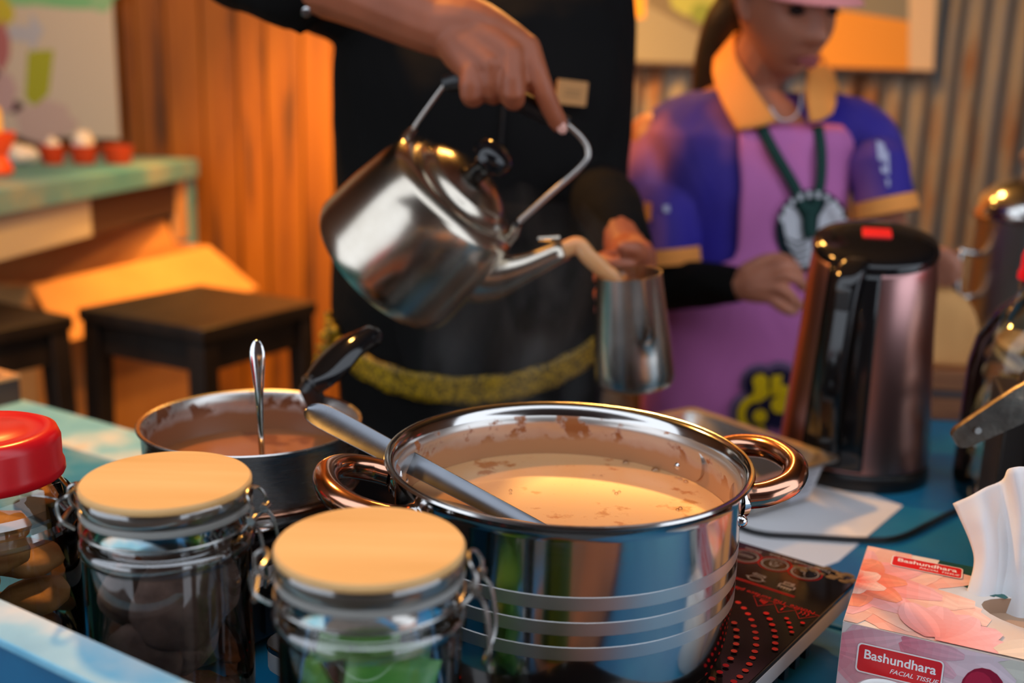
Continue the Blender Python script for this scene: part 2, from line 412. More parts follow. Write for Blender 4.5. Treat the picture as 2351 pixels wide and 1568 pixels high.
class Print:
    # flat ink on a surface; fn(x, y, lift) gives the 3-D point
    def __init__(s, fn=None, step=0.00004, lift=0.0002): s.v = []; s.f = []; s.c = []; s.fn = fn or (lambda x, y, l: (x, y, l)); s.l = lift; s.step = step
    def poly(s, P, col, cols=None):
        k = len(s.v); s.v += [s.fn(x, y, s.l) for x, y in P]; s.f.append(tuple(range(k, k + len(P)))); s.c.append(cols or [col] * len(P)); s.l += s.step; return s
    def tris(s, V, F, col):
        k = len(s.v); s.v += [s.fn(x, y, s.l) for x, y in V]
        for f in F: s.f.append(tuple(i + k for i in f)); s.c.append([col] * len(f))
        s.l += s.step; return s
    def line(s, P, w, col, closed=False):
        n = len(P); L = []; Q = []
        for i in range(n):
            a = P[(i - 1) % n] if closed or i else P[i]; b_ = P[(i + 1) % n] if closed or i < n - 1 else P[i]
            dx, dy = b_[0] - a[0], b_[1] - a[1]; d = math.hypot(dx, dy) or 1; nx, ny = -dy / d * w / 2, dx / d * w / 2
            L.append((P[i][0] + nx, P[i][1] + ny)); Q.append((P[i][0] - nx, P[i][1] - ny))
        m = n if closed else n - 1
        return s.tris(L + Q, [(i, (i + 1) % n, n + (i + 1) % n, n + i) for i in range(m)], col)
    def text(s, body, size, col, x=0, y=0, rot=0, bold=0.0, sx=1, align='CENTER', shear=0):
        V, F = text_mesh(body, size, bold, align, shear); c, q = math.cos(rot), math.sin(rot)
        V = [(x + (a * sx) * c - b_ * q, y + (a * sx) * q + b_ * c) for a, b_ in V]
        return s.tris(V, F, col)
    def petal(s, x, y, ang, L, W, c0, c1, n=7, bend=0.0):
        # petal of several strips: colour runs from root c0 to tip c1
        rows = []
        for i in range(n + 1):
            t = i / n; wd = W * math.sin(PI * min(1, 0.12 + 0.80 * t)) ** 0.8 * (1 if i < n else 0.35); a = ang + bend * t
            px_, py_ = x + L * t * math.cos(a), y + L * t * math.sin(a); nx, ny = -math.sin(a), math.cos(a)
            rows.append([(px_ + nx * wd * u, py_ + ny * wd * u) for u in (-0.5, -0.17, 0.17, 0.5)])
        k = len(s.v)
        for r_ in rows: s.v += [s.fn(a, b_, s.l) for a, b_ in r_]
        def mixc(t, d): return tuple(max(0, (c0[j] + (c1[j] - c0[j]) * t) * d) for j in range(3))
        for i in range(n):
            for q in range(3):
                s.f.append((k + i * 4 + q, k + i * 4 + q + 1, k + (i + 1) * 4 + q + 1, k + (i + 1) * 4 + q))
                d = (0.86, 1.0, 0.93)[q]; s.c.append([mixc(i / n, d)] * 2 + [mixc((i + 1) / n, d)] * 2)
        s.l += s.step; return s
    def build(s, name, parent, mat='print_matte'):
        me = bpy.data.meshes.new(name); me.from_pydata([tuple(p) for p in s.v], [], s.f)
        at_ = me.color_attributes.new('Col', 'FLOAT_COLOR', 'CORNER')
        flat = [x for f in s.c for c in f for x in (*c[:3], 1.0)]
        at_.data.foreach_set('color', flat)
        me.materials.append(MATS[mat]); o = bpy.data.objects.new(name, me); COL.objects.link(o); o.parent = parent
        return o
_tc = {}
def text_mesh(body, size, bold, align, shear):
    k = (body, size, bold, align, shear)
    if k in _tc: return _tc[k]
    c = bpy.data.curves.new('lettering', 'FONT'); c.body = body; c.size = size; c.offset = bold; c.align_x = align; c.align_y = 'CENTER'; c.shear = shear; c.resolution_u = 3; c.fill_mode = 'FRONT'
    o = bpy.data.objects.new('lettering', c); COL.objects.link(o)
    dg = bpy.context.evaluated_depsgraph_get(); e = o.evaluated_get(dg); me = e.to_mesh()
    V = [(v.co.x, v.co.y) for v in me.vertices]; F = [tuple(p.vertices) for p in me.polygons if abs(p.normal.z) > 0.5]
    e.to_mesh_clear(); bpy.data.objects.remove(o); bpy.data.curves.remove(c)
    _tc[k] = (V, F); return V, F
def frame(o, x, y, z):
    M = Matrix((x, y, z)).transposed().to_4x4(); M.translation = Vector(o); return M
# ------------------------------------------------------------------ the setting
T = 0.85
def struct(name, bld, mat, **kw):
    o = bld.build(name, mat, **kw); o['kind'] = 'structure'; return o
struct('floor', B().box((0, 0.5, -0.05), (9, 9, 0.1)), 'concrete')
struct('added_ceiling', B().box((0, 2.0, 2.72), (6, 3.0, 0.06)), 'roof_dark')  # stall roof out of view, added to block sky light from above
struct('added_roof_opposite', B().box((0, -2.6, 2.62), (6, 3.4, 0.06)), 'panel_brown')  # unseen roof added to leave a bright sky strip for the metal reflections
struct('added_wall_left', B().box((-2.7, 1.95, 1.36), (0.06, 2.74, 2.66)), 'panel_brown')  # unseen wall added to keep flat daylight out on the left
struct('added_wall_right', B().box((2.7, 1.95, 1.36), (0.06, 2.74, 2.66)), 'panel_brown')  # unseen wall added to keep flat daylight out on the right
struct('added_wall_front', B().box((0.0, -4.2, 1.3), (6, 0.08, 2.6)), 'panel_brown')  # unseen backdrop behind the camera, added for dark reflections in the metal
WY = 3.30
wall = struct('wall_back', B().box((0, WY + 0.06, 1.35), (6, 0.04, 2.7)), 'roof_dark')
x = -2.6; i = 0
while x < 0.22:
    wd = random.uniform(0.085, 0.125)
    p = B().box((0, 0, 0), (wd - 0.005, 0.022, 2.66)).build('plank', 'wall_wood', wall, bevel=0.003)
    p.location = (x + wd / 2, WY + 0.02 + random.uniform(-0.004, 0.004), 1.35); x += wd; i += 1
plank_end = x
def corrugated(x0, x1, z0, z1, pitch=0.074, amp=0.011):
    n = int((x1 - x0) / pitch * 12); b_ = B()
    top = [(x0 + (x1 - x0) * k / n, amp * math.sin(2 * PI * (x0 + (x1 - x0) * k / n) / pitch)) for k in range(n + 1)]
    b_.loft([[Vector((a, c, z)) for a, c in top] for z in (z0, z1)], cap=False, ring_closed=False)
    return b_
x = plank_end
k = 0
while x < 2.6:
    o = corrugated(x, x + 0.66, 0, 2.66).build('corrugated_sheet', 'rusty_steel', wall, solid=0.0015, sharp=80)
    o.location = (0, WY + 0.02 - 0.004 * (k % 2), 0); x += 0.63; k += 1

# ------------------------------------------------------------------ counters
ED = Vector((0.857, -0.515, 0)).normalized(); EN = Vector((0.515, 0.857, 0)).normalized()
def counter(name, label, poly, legs, mat):
    t = thing(name, label, 'table')
    B().prism(poly, T - 0.03, T).build('table_top', mat, t, bevel=0.002)
    for lx, ly in legs:
        B().box((lx, ly, (T - 0.03) / 2), (0.05, 0.05, T - 0.03)).build('leg', 'blue_worn', t, bevel=0.003)
    return t
def sn(s, n): p = ED * s + EN * n; return (p.x, p.y)
NF = 0.872
ca = counter('front_counter', 'long blue painted counter carrying the pots and jars', [sn(-1.75, 0.30), sn(0.95, 0.30), sn(0.95, NF), sn(-1.75, NF)], [sn(-1.68, 0.36), sn(0.9, 0.36), sn(0.9, 0.82), sn(-1.68, 0.82)], 'blue_paint')
B().prism([sn(-1.75, NF - 0.09), sn(-0.62, NF - 0.09), sn(-0.62, NF), sn(-1.75, NF)], T, T + 0.0012).build('worn_edge', 'blue_worn', ca)
counter('side_counter', 'blue painted counter under the electric kettle and steel tray', [(0.214, 0.896), (1.24, 0.279), (1.58, 1.26), (0.455, 1.60)], [(0.31, 0.93), (1.2, 0.38), (1.5, 1.22), (0.49, 1.53)], 'blue_paint')
# raised front board of the counter
rail = thing('counter_rail', 'worn pale blue raised board along the front of the counter', 'board')
B().prism([sn(-1.75, 0.302), sn(-0.34, 0.302), sn(-0.34, 0.326), sn(-1.75, 0.326)], T + 0.0005, 0.998).build('board', 'blue_paint', rail, bevel=0.002)
B().prism([sn(-1.75, 0.300), sn(-0.339, 0.300), sn(-0.339, 0.328), sn(-1.75, 0.328)], 0.998, 1.003).build('board_edge', 'blue_worn', rail, bevel=0.001)

# ------------------------------------------------------------------ induction cooktops
CT = 0.908
CC = Vector((0.303, 0.8235, CT)); CW, CL = 0.300, 0.400
cx_ = Vector((-0.796, 0.605, 0)).normalized(); cy_ = Vector((-0.605, -0.796, 0)).normalized()
def cooktop(label, org, top, w_, l_):
    t = thing('induction_cooktop', label, 'cooktop', M=frame((org.x, org.y, T + 0.0004), cx_, cy_, Vector((0, 0, 1))))
    h = top - T
    B().prism(rrect(w_, l_, 0.016), h - 0.005, h).build('glass_plate', 'cooktop_glass', t, bevel=0.001)
    B().prism(rrect(w_ - 0.001, l_ - 0.001, 0.016), h - 0.020, h - 0.005).build('trim_frame', 'cooktop_trim', t, bevel=0.001)
    B().prism(rrect(w_ - 0.03, l_ - 0.03, 0.014), 0.014, h - 0.020).build('housing', 'black_plastic', t, bevel=0.003)
    for sx in (-1, 1):
        for sy in (-1, 1): B().lathe([(0, 0), (0.014, 0), (0.016, 0.014), (0, 0.014)], 16, (sx * (w_ / 2 - 0.05), sy * (l_ / 2 - 0.05), 0)).build('foot', 'black_plastic', t)
    for kx in (-1, 1):
        for q in range(12): B().box((kx * (w_ / 2 - 0.013), -0.12 + q * 0.021, h * 0.42), (0.006, 0.008, h * 0.36)).build('vent_fin', 'black_plastic', t)
    return t
ck_org = CC + cx_ * CW / 2 + cy_ * CL / 2
ck = cooktop('black glass induction cooktop with red markings under the milk tea pot', ck_org, CT, CW, CL)
def ckl(px_, py_):
    p = atz(px_, py_, CT) - ck_org; return (p.dot(cx_), p.dot(cy_))
RED = rgb(176, 14, 20); GREY = rgb(160, 152, 150)
pr = Print(lambda x_, y_, l: (x_, y_, CT - T + l))
def zc(x_, y_): return ckl(1620 + x_ / 3.216, 1200 + y_ / 3.216)
for q in [(240,593),(282,635),(312,678),(337,722),(355,768),(366,815),(372,860),(372,910),(362,958),(346,1005),(322,1052),(293,1099),(252,1145),(207,1182),(447,678),(472,720),(490,763),(505,808),(513,853),(513,900),(511,945),(597,718),(613,750),(625,785),(635,820),(715,752),(210,752),(226,805),(228,858),(224,910),(209,963),(183,1018),(148,1070),(103,1120),(45,1168),(50,1015),(5,1072)]:
    a = zc(*q); pr.poly(circ(0.0024 if q[0] < 560 else 0.0019, 12, *a), RED)
# dots of the far side of the ring
bc = (-0.0, 0.04)
for rad, da in ((0.140, 9),):
    for k in range(360 // da):
        a = R(k * da); X, Y = bc[0] + rad * math.cos(a), bc[1] + rad * math.sin(a)
        if abs(X) < CW / 2 - 0.01 and Y < CL / 2 - 0.01 and X > -0.02 and Y > -0.06: pr.poly(circ(0.0022, 10, X, Y), RED)
pr.build('hob_dots', ck, 'print_on_glass')['kind'] = 'stuff'; pr = Print(lambda x_, y_, l: (x_, y_, CT - T + l))
b0, b1, b2 = ckl(1711, 1278), ckl(1779, 1297), ckl(1848, 1317)
for c in (b0, b1, b2):
    pr.line(circ(0.0112, 32, *c), 0.0008, GREY, True); pr.line(circ(0.0142, 32, *c), 0.0008, RED, True)
for c, d in ((b0, b1), (b1, b2)):
    v = Vector((d[0] - c[0], d[1] - c[1])).normalized(); nn = Vector((-v.y, v.x))
    pr.poly([tuple(Vector(c) + v * 0.0136 + nn * s_ * 0.003) for s_ in (1, -1)] + [tuple(Vector(d) - v * 0.0136 + nn * s_ * 0.003) for s_ in (-1, 1)], (0.008, 0.006, 0.005))
    for s_ in (1, -1): pr.line([tuple(Vector(c) + v * 0.0138 + nn * s_ * 0.003), tuple(Vector(d) - v * 0.0138 + nn * s_ * 0.003)], 0.0008, RED)
pr.line(rrect(0.013, 0.0024, 0.001, 3, *b0), 0.0006, GREY, True)
pr.line([(b1[0] - 0.005, b1[1] - 0.005), (b1[0] + 0.005, b1[1] - 0.005), (b1[0] + 0.004, b1[1] + 0.001), (b1[0] - 0.004, b1[1] + 0.001)], 0.0006, GREY, True)
pr.line([(b1[0] + 0.0035 * math.cos(a), b1[1] + 0.001 + 0.005 * math.sin(a)) for a in [PI * q / 8 for q in range(9)]], 0.0008, GREY)
pr.poly(circ(0.0008, 8, b1[0], b1[1] - 0.002), GREY)
pr.line([(b2[0] - 0.001, b2[1] + 0.005), (b2[0], b2[1]), (b2[0] + 0.005, b2[1] - 0.001)], 0.0008, GREY)
for a in range(4): pr.poly(circ(0.0006, 8, b2[0] + 0.0085 * math.cos(R(a * 90 + 20)), b2[1] + 0.0085 * math.sin(R(a * 90 + 20))), GREY)
# captions stand upside down for us: read from the cooks' side
for tx, px_ in (('Down', (1727, 1268)), ('Child lock', (1795, 1286)), ('Timer/Preset', (1864, 1307))):
    a = ckl(*px_); pr.text(tx, 0.0062, GREY, a[0], a[1] - 0.002, 0)
for tx, px_ in (('Soup', (1743, 1325)), ('Boil', (1812, 1344))):
    a = ckl(*px_); pr.text(tx, 0.0062, GREY, a[0], a[1], 0)
a = ckl(1734, 1332); pr.line(circ(0.0055, 16, a[0], a[1], 1.2, 0.8), 0.0007, GREY, True); pr.line([(a[0] - 0.009, a[1]), (a[0] - 0.0066, a[1])], 0.0007, GREY); pr.line([(a[0] + 0.009, a[1]), (a[0] + 0.0066, a[1])], 0.0007, GREY)
a = ckl(1806, 1351); pr.line(rrect(0.013, 0.005, 0.001, 3, *a), 0.0008, GREY, True)
for q in range(5): pr.line([(a[0] - 0.005 + q * 0.0025, a[1] + 0.003), (a[0] - 0.004 + q * 0.0025, a[1] + 0.006)], 0.0006, GREY)
pr.build('control_print', ck, 'print_on_glass'); pr = Print(lambda x_, y_, l: (x_, y_, CT - T + l))
l0, l1 = ckl(1824, 1372), ckl(1640, 1320); lm = Vector((l1[0] - l0[0], l1[1] - l0[1])).normalized()
for off in (-0.0011, 0.0011): pr.line([(l0[0], l0[1] + off), (l0[0] + 0.12, l0[1] + off)], 0.0009, RED)
a = ckl(1873, 1408); pr.text('Notice The surface plate is hot after c', 0.0075, RED, a[0], a[1] + 0.002, 0, align='LEFT')
for tri, mk in (((1750, 1384), 2), ((1797, 1399), 1), ((1845, 1413), 3)):
    a = ckl(*tri); s_ = 0.0105
    P = [(a[0] - s_, a[1] + 0.002), (a[0] + s_ * 0.9, a[1] - 0.008), (a[0] + s_ * 0.9, a[1] + 0.008)]
    P = [(a[0] - s_, a[1] - 0.006), (a[0] + s_, a[1] - 0.006), (a[0], a[1] + 0.009)]
    pr.line(P, 0.0008, RED, True)
    if mk == 3:
        for q in (-0.003, 0, 0.003): pr.line([(a[0] + q + 0.0008 * math.sin(t_ * 2.2), a[1] - 0.0045 + t_ * 0.0016) for t_ in range(5)], 0.0008, RED)
    elif mk == 1:
        pr.line([(a[0], a[1] - 0.001), (a[0], a[1] + 0.004)], 0.0014, RED); pr.poly(circ(0.0009, 8, a[0], a[1] - 0.0035), RED)
    else:
        for q in range(4): pr.line([(a[0] - 0.003 + q * 0.0018, a[1] - 0.004), (a[0] - 0.002 + q * 0.0014, a[1] + 0.003 - 0.001 * q)], 0.001, RED)
pr.build('warning_print', ck, 'print_on_glass')
# dried spill on the far corner
b_ = B()
for q in range(26):
    a = (-CW / 2 + random.uniform(0.002, 0.05), -CL / 2 + random.uniform(0.001, 0.02)); b_.ball((a[0], a[1], CT - T), (random.uniform(0.002, 0.005), random.uniform(0.002, 0.004), random.uniform(0.0003, 0.0008)), 8, 5)
noisy('dried_spill', [(0.3, (0.05, 0.03, 0.012)), (0.7, (0.20, 0.12, 0.05))], 60, rough=0.8)
b_.build('dried_spill', 'dried_spill', ck)

PAN = Vector((-0.228, 0.882, 0)); PT = 0.940
ck2 = cooktop('taller plain black cooktop under the dark tea saucepan', Vector((PAN.x, PAN.y, 0)) + cy_ * 0.0 + cx_ * 0.018, PT, 0.262, 0.30)

# ------------------------------------------------------------------ milk tea pot
PC = Vector((0.043, 0.712, CT + 0.0004)); PR = 0.124; PH = 0.140
pot = thing('stock_pot', 'large shiny steel pot with copper handles full of milk tea', 'pot', PC)
prof_o = [(0, 0.0), (0.108, 0.0), (0.113, 0.002), (0.117, 0.007), (0.1195, 0.012), (0.121, 0.02), (PR, 0.05), (PR, PH - 0.012), (PR + 0.002, PH - 0.004), (0.1305, PH - 0.0012), (0.1318, PH), (0.1310, PH + 0.0016), (0.1275, PH + 0.0012), (0.1245, PH - 0.002), (PR - 0.0012, PH - 0.008)]
B().lathe(prof_o, 96).build('body', 'steel_pot', pot, sharp=50)
B().lathe([(PR - 0.0012, PH - 0.008), (PR - 0.0035, PH - 0.0115), (PR - 0.0036, PH - 0.016), (PR - 0.0025, PH - 0.022), (PR - 0.0025, 0.03), (0.113, 0.008), (0, 0.006)], 96).build('inner_wall', 'pot_inside', pot, sharp=60)
for z in (0.054, 0.071, 0.088):
    B().lathe([(PR + 0.00005, z - 0.0046), (PR + 0.00025, z - 0.0044), (PR + 0.00025, z + 0.0044), (PR + 0.00005, z + 0.0046)], 96).build('satin_band', 'steel_band', pot, sharp=6)
for side in (0, 1):
    ha = R(14 + 180 * side); pts = []; zh = PH - 0.022
    ex = Vector((math.cos(ha), math.sin(ha), 0)); ey = Vector((-math.sin(ha), math.cos(ha), 0))
    for (u, v, z) in [(PR - 0.001, -0.042, 0), (PR + 0.012, -0.046, 0.003), (PR + 0.030, -0.042, 0.008), (PR + 0.044, -0.024, 0.012), (PR + 0.048, 0, 0.013), (PR + 0.044, 0.024, 0.012), (PR + 0.030, 0.042, 0.008), (PR + 0.012, 0.046, 0.003), (PR - 0.001, 0.042, 0)]:
        pts.append(ex * u + ey * v + Vector((0, 0, zh + z)))
    h = B().tube(pts, 0.0092, 14, sub=5).build('handle', 'copper', pot)
    for v in (-0.040, 0.040):
        q = ex * (PR + 0.0) + ey * v + Vector((0, 0, zh - 0.002)); q2 = Vector((q.x, q.y, 0)).normalized()
        M = frame(Vector((0, 0, zh - 0.004)) + q2 * (PR), ey, Vector((0, 0, 1)), ex)
        B().lathe([(0, 0.0065), (0.008, 0.006), (0.012, 0.003), (0.013, -0.002)], 20).xf(M).build('handle_flange', 'chrome', h)
    for v in (-0.058, 0.058):
        a = ha + v / PR; B().ball(Vector((math.cos(a), math.sin(a), 0)) * (PR + 0.0005) + Vector((0, 0, zh - 0.012)), 0.0045, 12, 8).build('rivet', 'chrome', h)
LQ = 0.098
tea = thing('milk_tea', 'tan milk tea with froth and skin flecks inside the big pot', 'tea', PC)
B().lathe([(0, 0.0335), (0.110, 0.0335), (PR - 0.0028, 0.045), (PR - 0.0028, LQ + 0.0012), (PR - 0.0055, LQ), (0, LQ)], 72).build('surface', 'milk_tea', tea, sharp=60)
for (px_, py_, r_) in [(1447, 1057, 0.0030), (1530, 1071, 0.0034), (1596, 1093, 0.0018), (1611, 1099, 0.0020), (1582, 1090, 0.0014), (1172, 1128, 0.0014), (1415, 1135, 0.0015), (1422, 1131, 0.0012), (1409, 1129, 0.0011), (1562, 1169, 0.0016), (1555, 1172, 0.0013), (1362, 1093, 0.0012), (1380, 1094, 0.0012), (1172, 1135, 0.0011)]:
    p = atz(px_, py_, CT + LQ) - PC; bb = B()
    if math.hypot(p.x, p.y) > PR - 0.006: p *= (PR - 0.006) / math.hypot(p.x, p.y)
    bb.lathe([(r_ * math.cos(a), r_ * math.sin(a)) for a in (0, R(25), R(50), R(75), R(89.9))], 14, (p.x, p.y, LQ)).build('bubble', 'jar_glass', tea)

# ladle resting in the pot
def ladle():
    p_end = atz(1190, 1195, CT + LQ); p_rim = Vector((-0.0815, 0.700, CT + PH + 0.010))
    top = at(712, 942, 0.80)
    t = thing('ladle', 'long grey steel ladle leaning on the rim of the big pot', 'ladle')
    ax = (p_end - top).normalized(); side = ax.cross(((EYE - top).normalized() + Vector((0, 0, 0.5))).normalized()).normalized(); nrm = side.cross(ax).normalized()
    if nrm.z < 0: nrm = -nrm
    L = (p_end - top).length + 0.05
    rows = []
    for (u, wd, dz) in [(-0.004, 0.003, 0), (0.0, 0.0075, 0), (0.006, 0.0100, 0), (0.016, 0.0112, 0), (0.04, 0.0108, 0), (0.09, 0.0096, 0), (0.15, 0.0082, 0), (0.22, 0.0072, 0), (L, 0.0064, 0)]:
        c = top + ax * u
        rows.append([c - side * wd + nrm * 0.0022, c - side * wd * 0.55 - nrm * 0.0002, c + side * wd * 0.55 - nrm * 0.0002, c + side * wd + nrm * 0.0022,
                     c + side * wd * 1.0 + nrm * 0.0008, c + side * wd * 0.5 - nrm * 0.0022, c - side * wd * 0.5 - nrm * 0.0022, c - side * wd + nrm * 0.0008])
    B().loft(rows).build('handle', 'ladle_steel', t, sharp=60, subsurf=1)
    e = top + ax * L
    B().lathe([(0.0, -0.012), (0.014, -0.009), (0.022, 0.0), (0.024, 0.010), (0.0232, 0.010), (0.021, 0.001), (0.013, -0.0075), (0, -0.0105)], 24, (e.x + 0.02, e.y - 0.012, max(e.z, CT + 0.024))).build('bowl', 'steel_brushed', t)
ladle()

# ------------------------------------------------------------------ saucepan
pan = thing('saucepan', 'smaller steel saucepan with a black handle and dark tea', 'saucepan', (PAN.x, PAN.y, PT + 0.0004))
SR = 0.0935; SH = 0.072
B().lathe([(0, 0), (SR - 0.012, 0), (SR - 0.005, 0.004), (SR - 0.002, 0.012), (SR, SH - 0.006), (SR + 0.0035, SH - 0.0015), (SR + 0.004, SH), (SR + 0.003, SH + 0.001), (SR, SH)], 72).build('body', 'steel_brushed', pan, sharp=50)
B().lathe([(SR, SH), (SR - 0.002, SH - 0.003), (SR - 0.0028, SH - 0.01), (SR - 0.005, 0.012), (SR - 0.013, 0.005), (0, 0.005)], 72).build('inner_wall', 'pan_inside', pan, sharp=60)
B().lathe([(SR + 0.0002, 0.016), (SR + 0.0012, 0.0165), (SR + 0.0012, 0.019), (SR + 0.0002, 0.0195)], 72).build('seam', 'copper', pan)
def loc(p): return Vector(p) - Vector((PAN.x, PAN.y, PT + 0.0004))
hb = loc(at(712, 890, 0.955)); h1 = loc(at(745, 858, 0.965)); h2 = loc(at(802, 800, 0.985)); h3 = loc(at(868, 764, 1.005))
hd = B(); path = smooth_path([hb, h1, h2, h3], 6)
rings = []
for i, p in enumerate(path):
    t_ = i / (len(path) - 1); tg = (path[min(i + 1, len(path) - 1)] - path[max(i - 1, 0)]).normalized()
    sd = tg.cross(Vector((0, 0, 1))).normalized(); nm = sd.cross(tg)
    wv = (0.012 + 0.011 * math.sin(PI * min(1, t_ * 1.1))) * (1 if t_ < 0.97 else 0.6); hv = (0.0095 + 0.0020 * t_) * (1 if t_ < 0.97 else 0.6)
    rings.append([p + sd * (wv * math.cos(a)) + nm * (hv * math.sin(a)) for a in [2 * PI * q / 14 for q in range(14)]])
hd.loft(rings).build('handle', 'black_gloss', pan)
B().tube([loc(Vector((PAN.x, PAN.y, PT + SH - 0.012)) + Vector((hb.x, hb.y, 0)).normalized() * SR), hb, hb + (h1 - hb) * 0.4], [0.009, 0.011, 0.011], 14).build('handle_socket', 'black_plastic', pan)
B().tube([hb + (h1 - hb) * 0.05, hb + (h1 - hb) * 0.22], 0.0125, 18).build('steel_collar', 'black_plastic', pan)
dt = thing('dark_tea', 'reddish brown tea inside the smaller saucepan', 'tea', (PAN.x, PAN.y, PT + 0.0004))
B().lathe([(0, 0.006), (SR - 0.014, 0.006), (SR - 0.0048, 0.020), (SR - 0.0045, 0.0345), (SR - 0.007, 0.034), (0, 0.034)], 56).build('surface', 'dark_tea', dt, sharp=60)
# spoon standing in the saucepan
sp = thing('tall_spoon', 'slim polished spoon standing upright in the saucepan', 'spoon')
s0 = at(604, 1040, 0.815); s0.z = PT + 0.010; s1 = at(590, 795, 0.825)
st = B(); pth = [s1 + Vector((0, 0, 0.006)), s1, s1 - (s1 - s0) * 0.06, s1 - (s1 - s0) * 0.16, s1 - (s1 - s0) * 0.30, s1 - (s1 - s0) * 0.55, s0]
rings = []
for p, wv, hv in zip(pth, (0.0022, 0.0062, 0.0072, 0.0052, 0.0032, 0.0026, 0.0024), (0.001, 0.0022, 0.0026, 0.0024, 0.0022, 0.002, 0.002)):
    rings.append([p + Vector((wv * math.cos(a), hv * math.sin(a), 0)) for a in [2 * PI * q / 12 for q in range(12)]])
st.loft(rings).build('handle', 'chrome', sp, subsurf=1)
B().ball(s0 + Vector((0, -0.012, -0.0005)), (0.014, 0.020, 0.003), 16, 8).build('bowl', 'chrome', sp)
# ------------------------------------------------------------------ clip-top jars
def wire(parent, name, pts, r=0.0011, sub=5, mat='wire_steel', closed=False):
    return B().tube(pts, r, 8, sub=sub, closed=closed).build(name, mat, parent)
def clip_jar(label, c, clasp_deg, hinge_deg):
    t = thing('clip_jar', label, 'jar', (c[0], c[1], T + 0.0004))
    RJ = 0.0485; HJ = 0.190
    B().lathe([(0, 0.003), (RJ - 0.008, 0.002), (RJ - 0.002, 0.006), (RJ, 0.014), (RJ, HJ - 0.012), (RJ - 0.003, HJ - 0.004), (RJ - 0.004, HJ)], 64).build('glass_body', 'jar_glass', t, sharp=70)
    B().lathe([(RJ - 0.001, HJ - 0.014), (RJ + 0.0022, HJ - 0.011), (RJ + 0.0026, HJ - 0.006), (RJ + 0.001, HJ - 0.003), (RJ - 0.003, HJ - 0.002)], 64).build('glass_shoulder', 'jar_rib', t, sharp=70)
    B().lathe([(RJ - 0.004, HJ), (RJ - 0.0035, HJ + 0.003), (RJ - 0.0035, HJ + 0.010), (RJ - 0.002, HJ + 0.012)], 64).build('glass_neck', 'jar_rib', t, sharp=70)
    B().lathe([(RJ - 0.006, HJ + 0.012), (RJ + 0.0012, HJ + 0.0125), (RJ + 0.0015, HJ + 0.0145), (RJ + 0.0012, HJ + 0.0165), (RJ - 0.006, HJ + 0.017)], 64, close=True).build('seal_ring', 'gasket', t)
    lid = B().lathe([(0, HJ + 0.0245), (RJ - 0.0005, HJ + 0.0245), (RJ + 0.0012, HJ + 0.0255), (RJ + 0.0012, HJ + 0.0285), (RJ, HJ + 0.030), (0, HJ + 0.030)], 72).build('lid', 'bamboo', t, sharp=35)
    B().lathe([(RJ - 0.006, HJ + 0.017), (RJ - 0.005, HJ + 0.0195), (RJ - 0.0045, HJ + 0.0245)], 64).build('lid_plug', 'gasket', lid)
    B().lathe([(RJ - 0.004, HJ + 0.0172), (RJ + 0.0008, HJ + 0.0175), (RJ + 0.0018, HJ + 0.0195), (RJ + 0.0018, HJ + 0.0250), (RJ + 0.0012, HJ + 0.0262)], 64).build('clear_band', 'jar_rib', lid)
    B().tube([Vector(((RJ + 0.0012) * math.cos(a), (RJ + 0.0012) * math.sin(a), HJ + 0.0045)) for a in [2 * PI * q / 48 for q in range(48)]], 0.0009, 8, closed=True).build('wire_ring', 'wire_steel', t)
    for deg, clasp in ((clasp_deg, True), (hinge_deg, False)):
        a = R(deg); e = Vector((math.cos(a), math.sin(a), 0)); s_ = Vector((-math.sin(a), math.cos(a), 0)); k = Vector((0, 0, 1))
        def P(u, v, z): return e * (RJ + u) + s_ * v + k * (HJ + z)
        if clasp:
            h = wire(t, 'clasp', [P(0.002, -0.011, 0.004), P(0.008, -0.011, 0.012), P(0.009, -0.010, 0.020), P(0.0055, -0.008, 0.026), P(0.0035, 0, 0.028), P(0.0055, 0.008, 0.026), P(0.009, 0.010, 0.020), P(0.008, 0.011, 0.012), P(0.002, 0.011, 0.004)])
            wire(h, 'lever', [P(0.009, -0.010, 0.012), P(0.014, -0.011, 0.004), P(0.017, -0.011, -0.018), P(0.014, -0.006, -0.030), P(0.013, 0, -0.033), P(0.014, 0.006, -0.030), P(0.017, 0.011, -0.018), P(0.014, 0.011, 0.004), P(0.009, 0.010, 0.012)], 0.0013)
            for v in (-0.010, 0.010): B().tube([P(0.009, v - 0.003, 0.013), P(0.009, v + 0.003, 0.013)], 0.0026, 12).build('coil', 'wire_steel', h)
        else:
            h = wire(t, 'hinge', [P(0.002, -0.012, 0.004), P(0.010, -0.012, 0.010), P(0.011, -0.012, 0.020), P(0.006, -0.010, 0.024), P(0.0035, 0, 0.025), P(0.006, 0.010, 0.024), P(0.011, 0.012, 0.020), P(0.010, 0.012, 0.010), P(0.002, 0.012, 0.004)])
            wire(h, 'hinge_pin', [P(0.010, -0.015, 0.008), P(0.010, 0.015, 0.008)], 0.0014, 0)
    return t
J1 = (-0.204, 0.588); J2 = (-0.0705, 0.506)
clip_jar('glass jar of dark cookies with bamboo lid and wire clasp', J1, -8, 188)
clip_jar('glass jar of green packets with bamboo lid and wire clasp', J2, -6, 190)

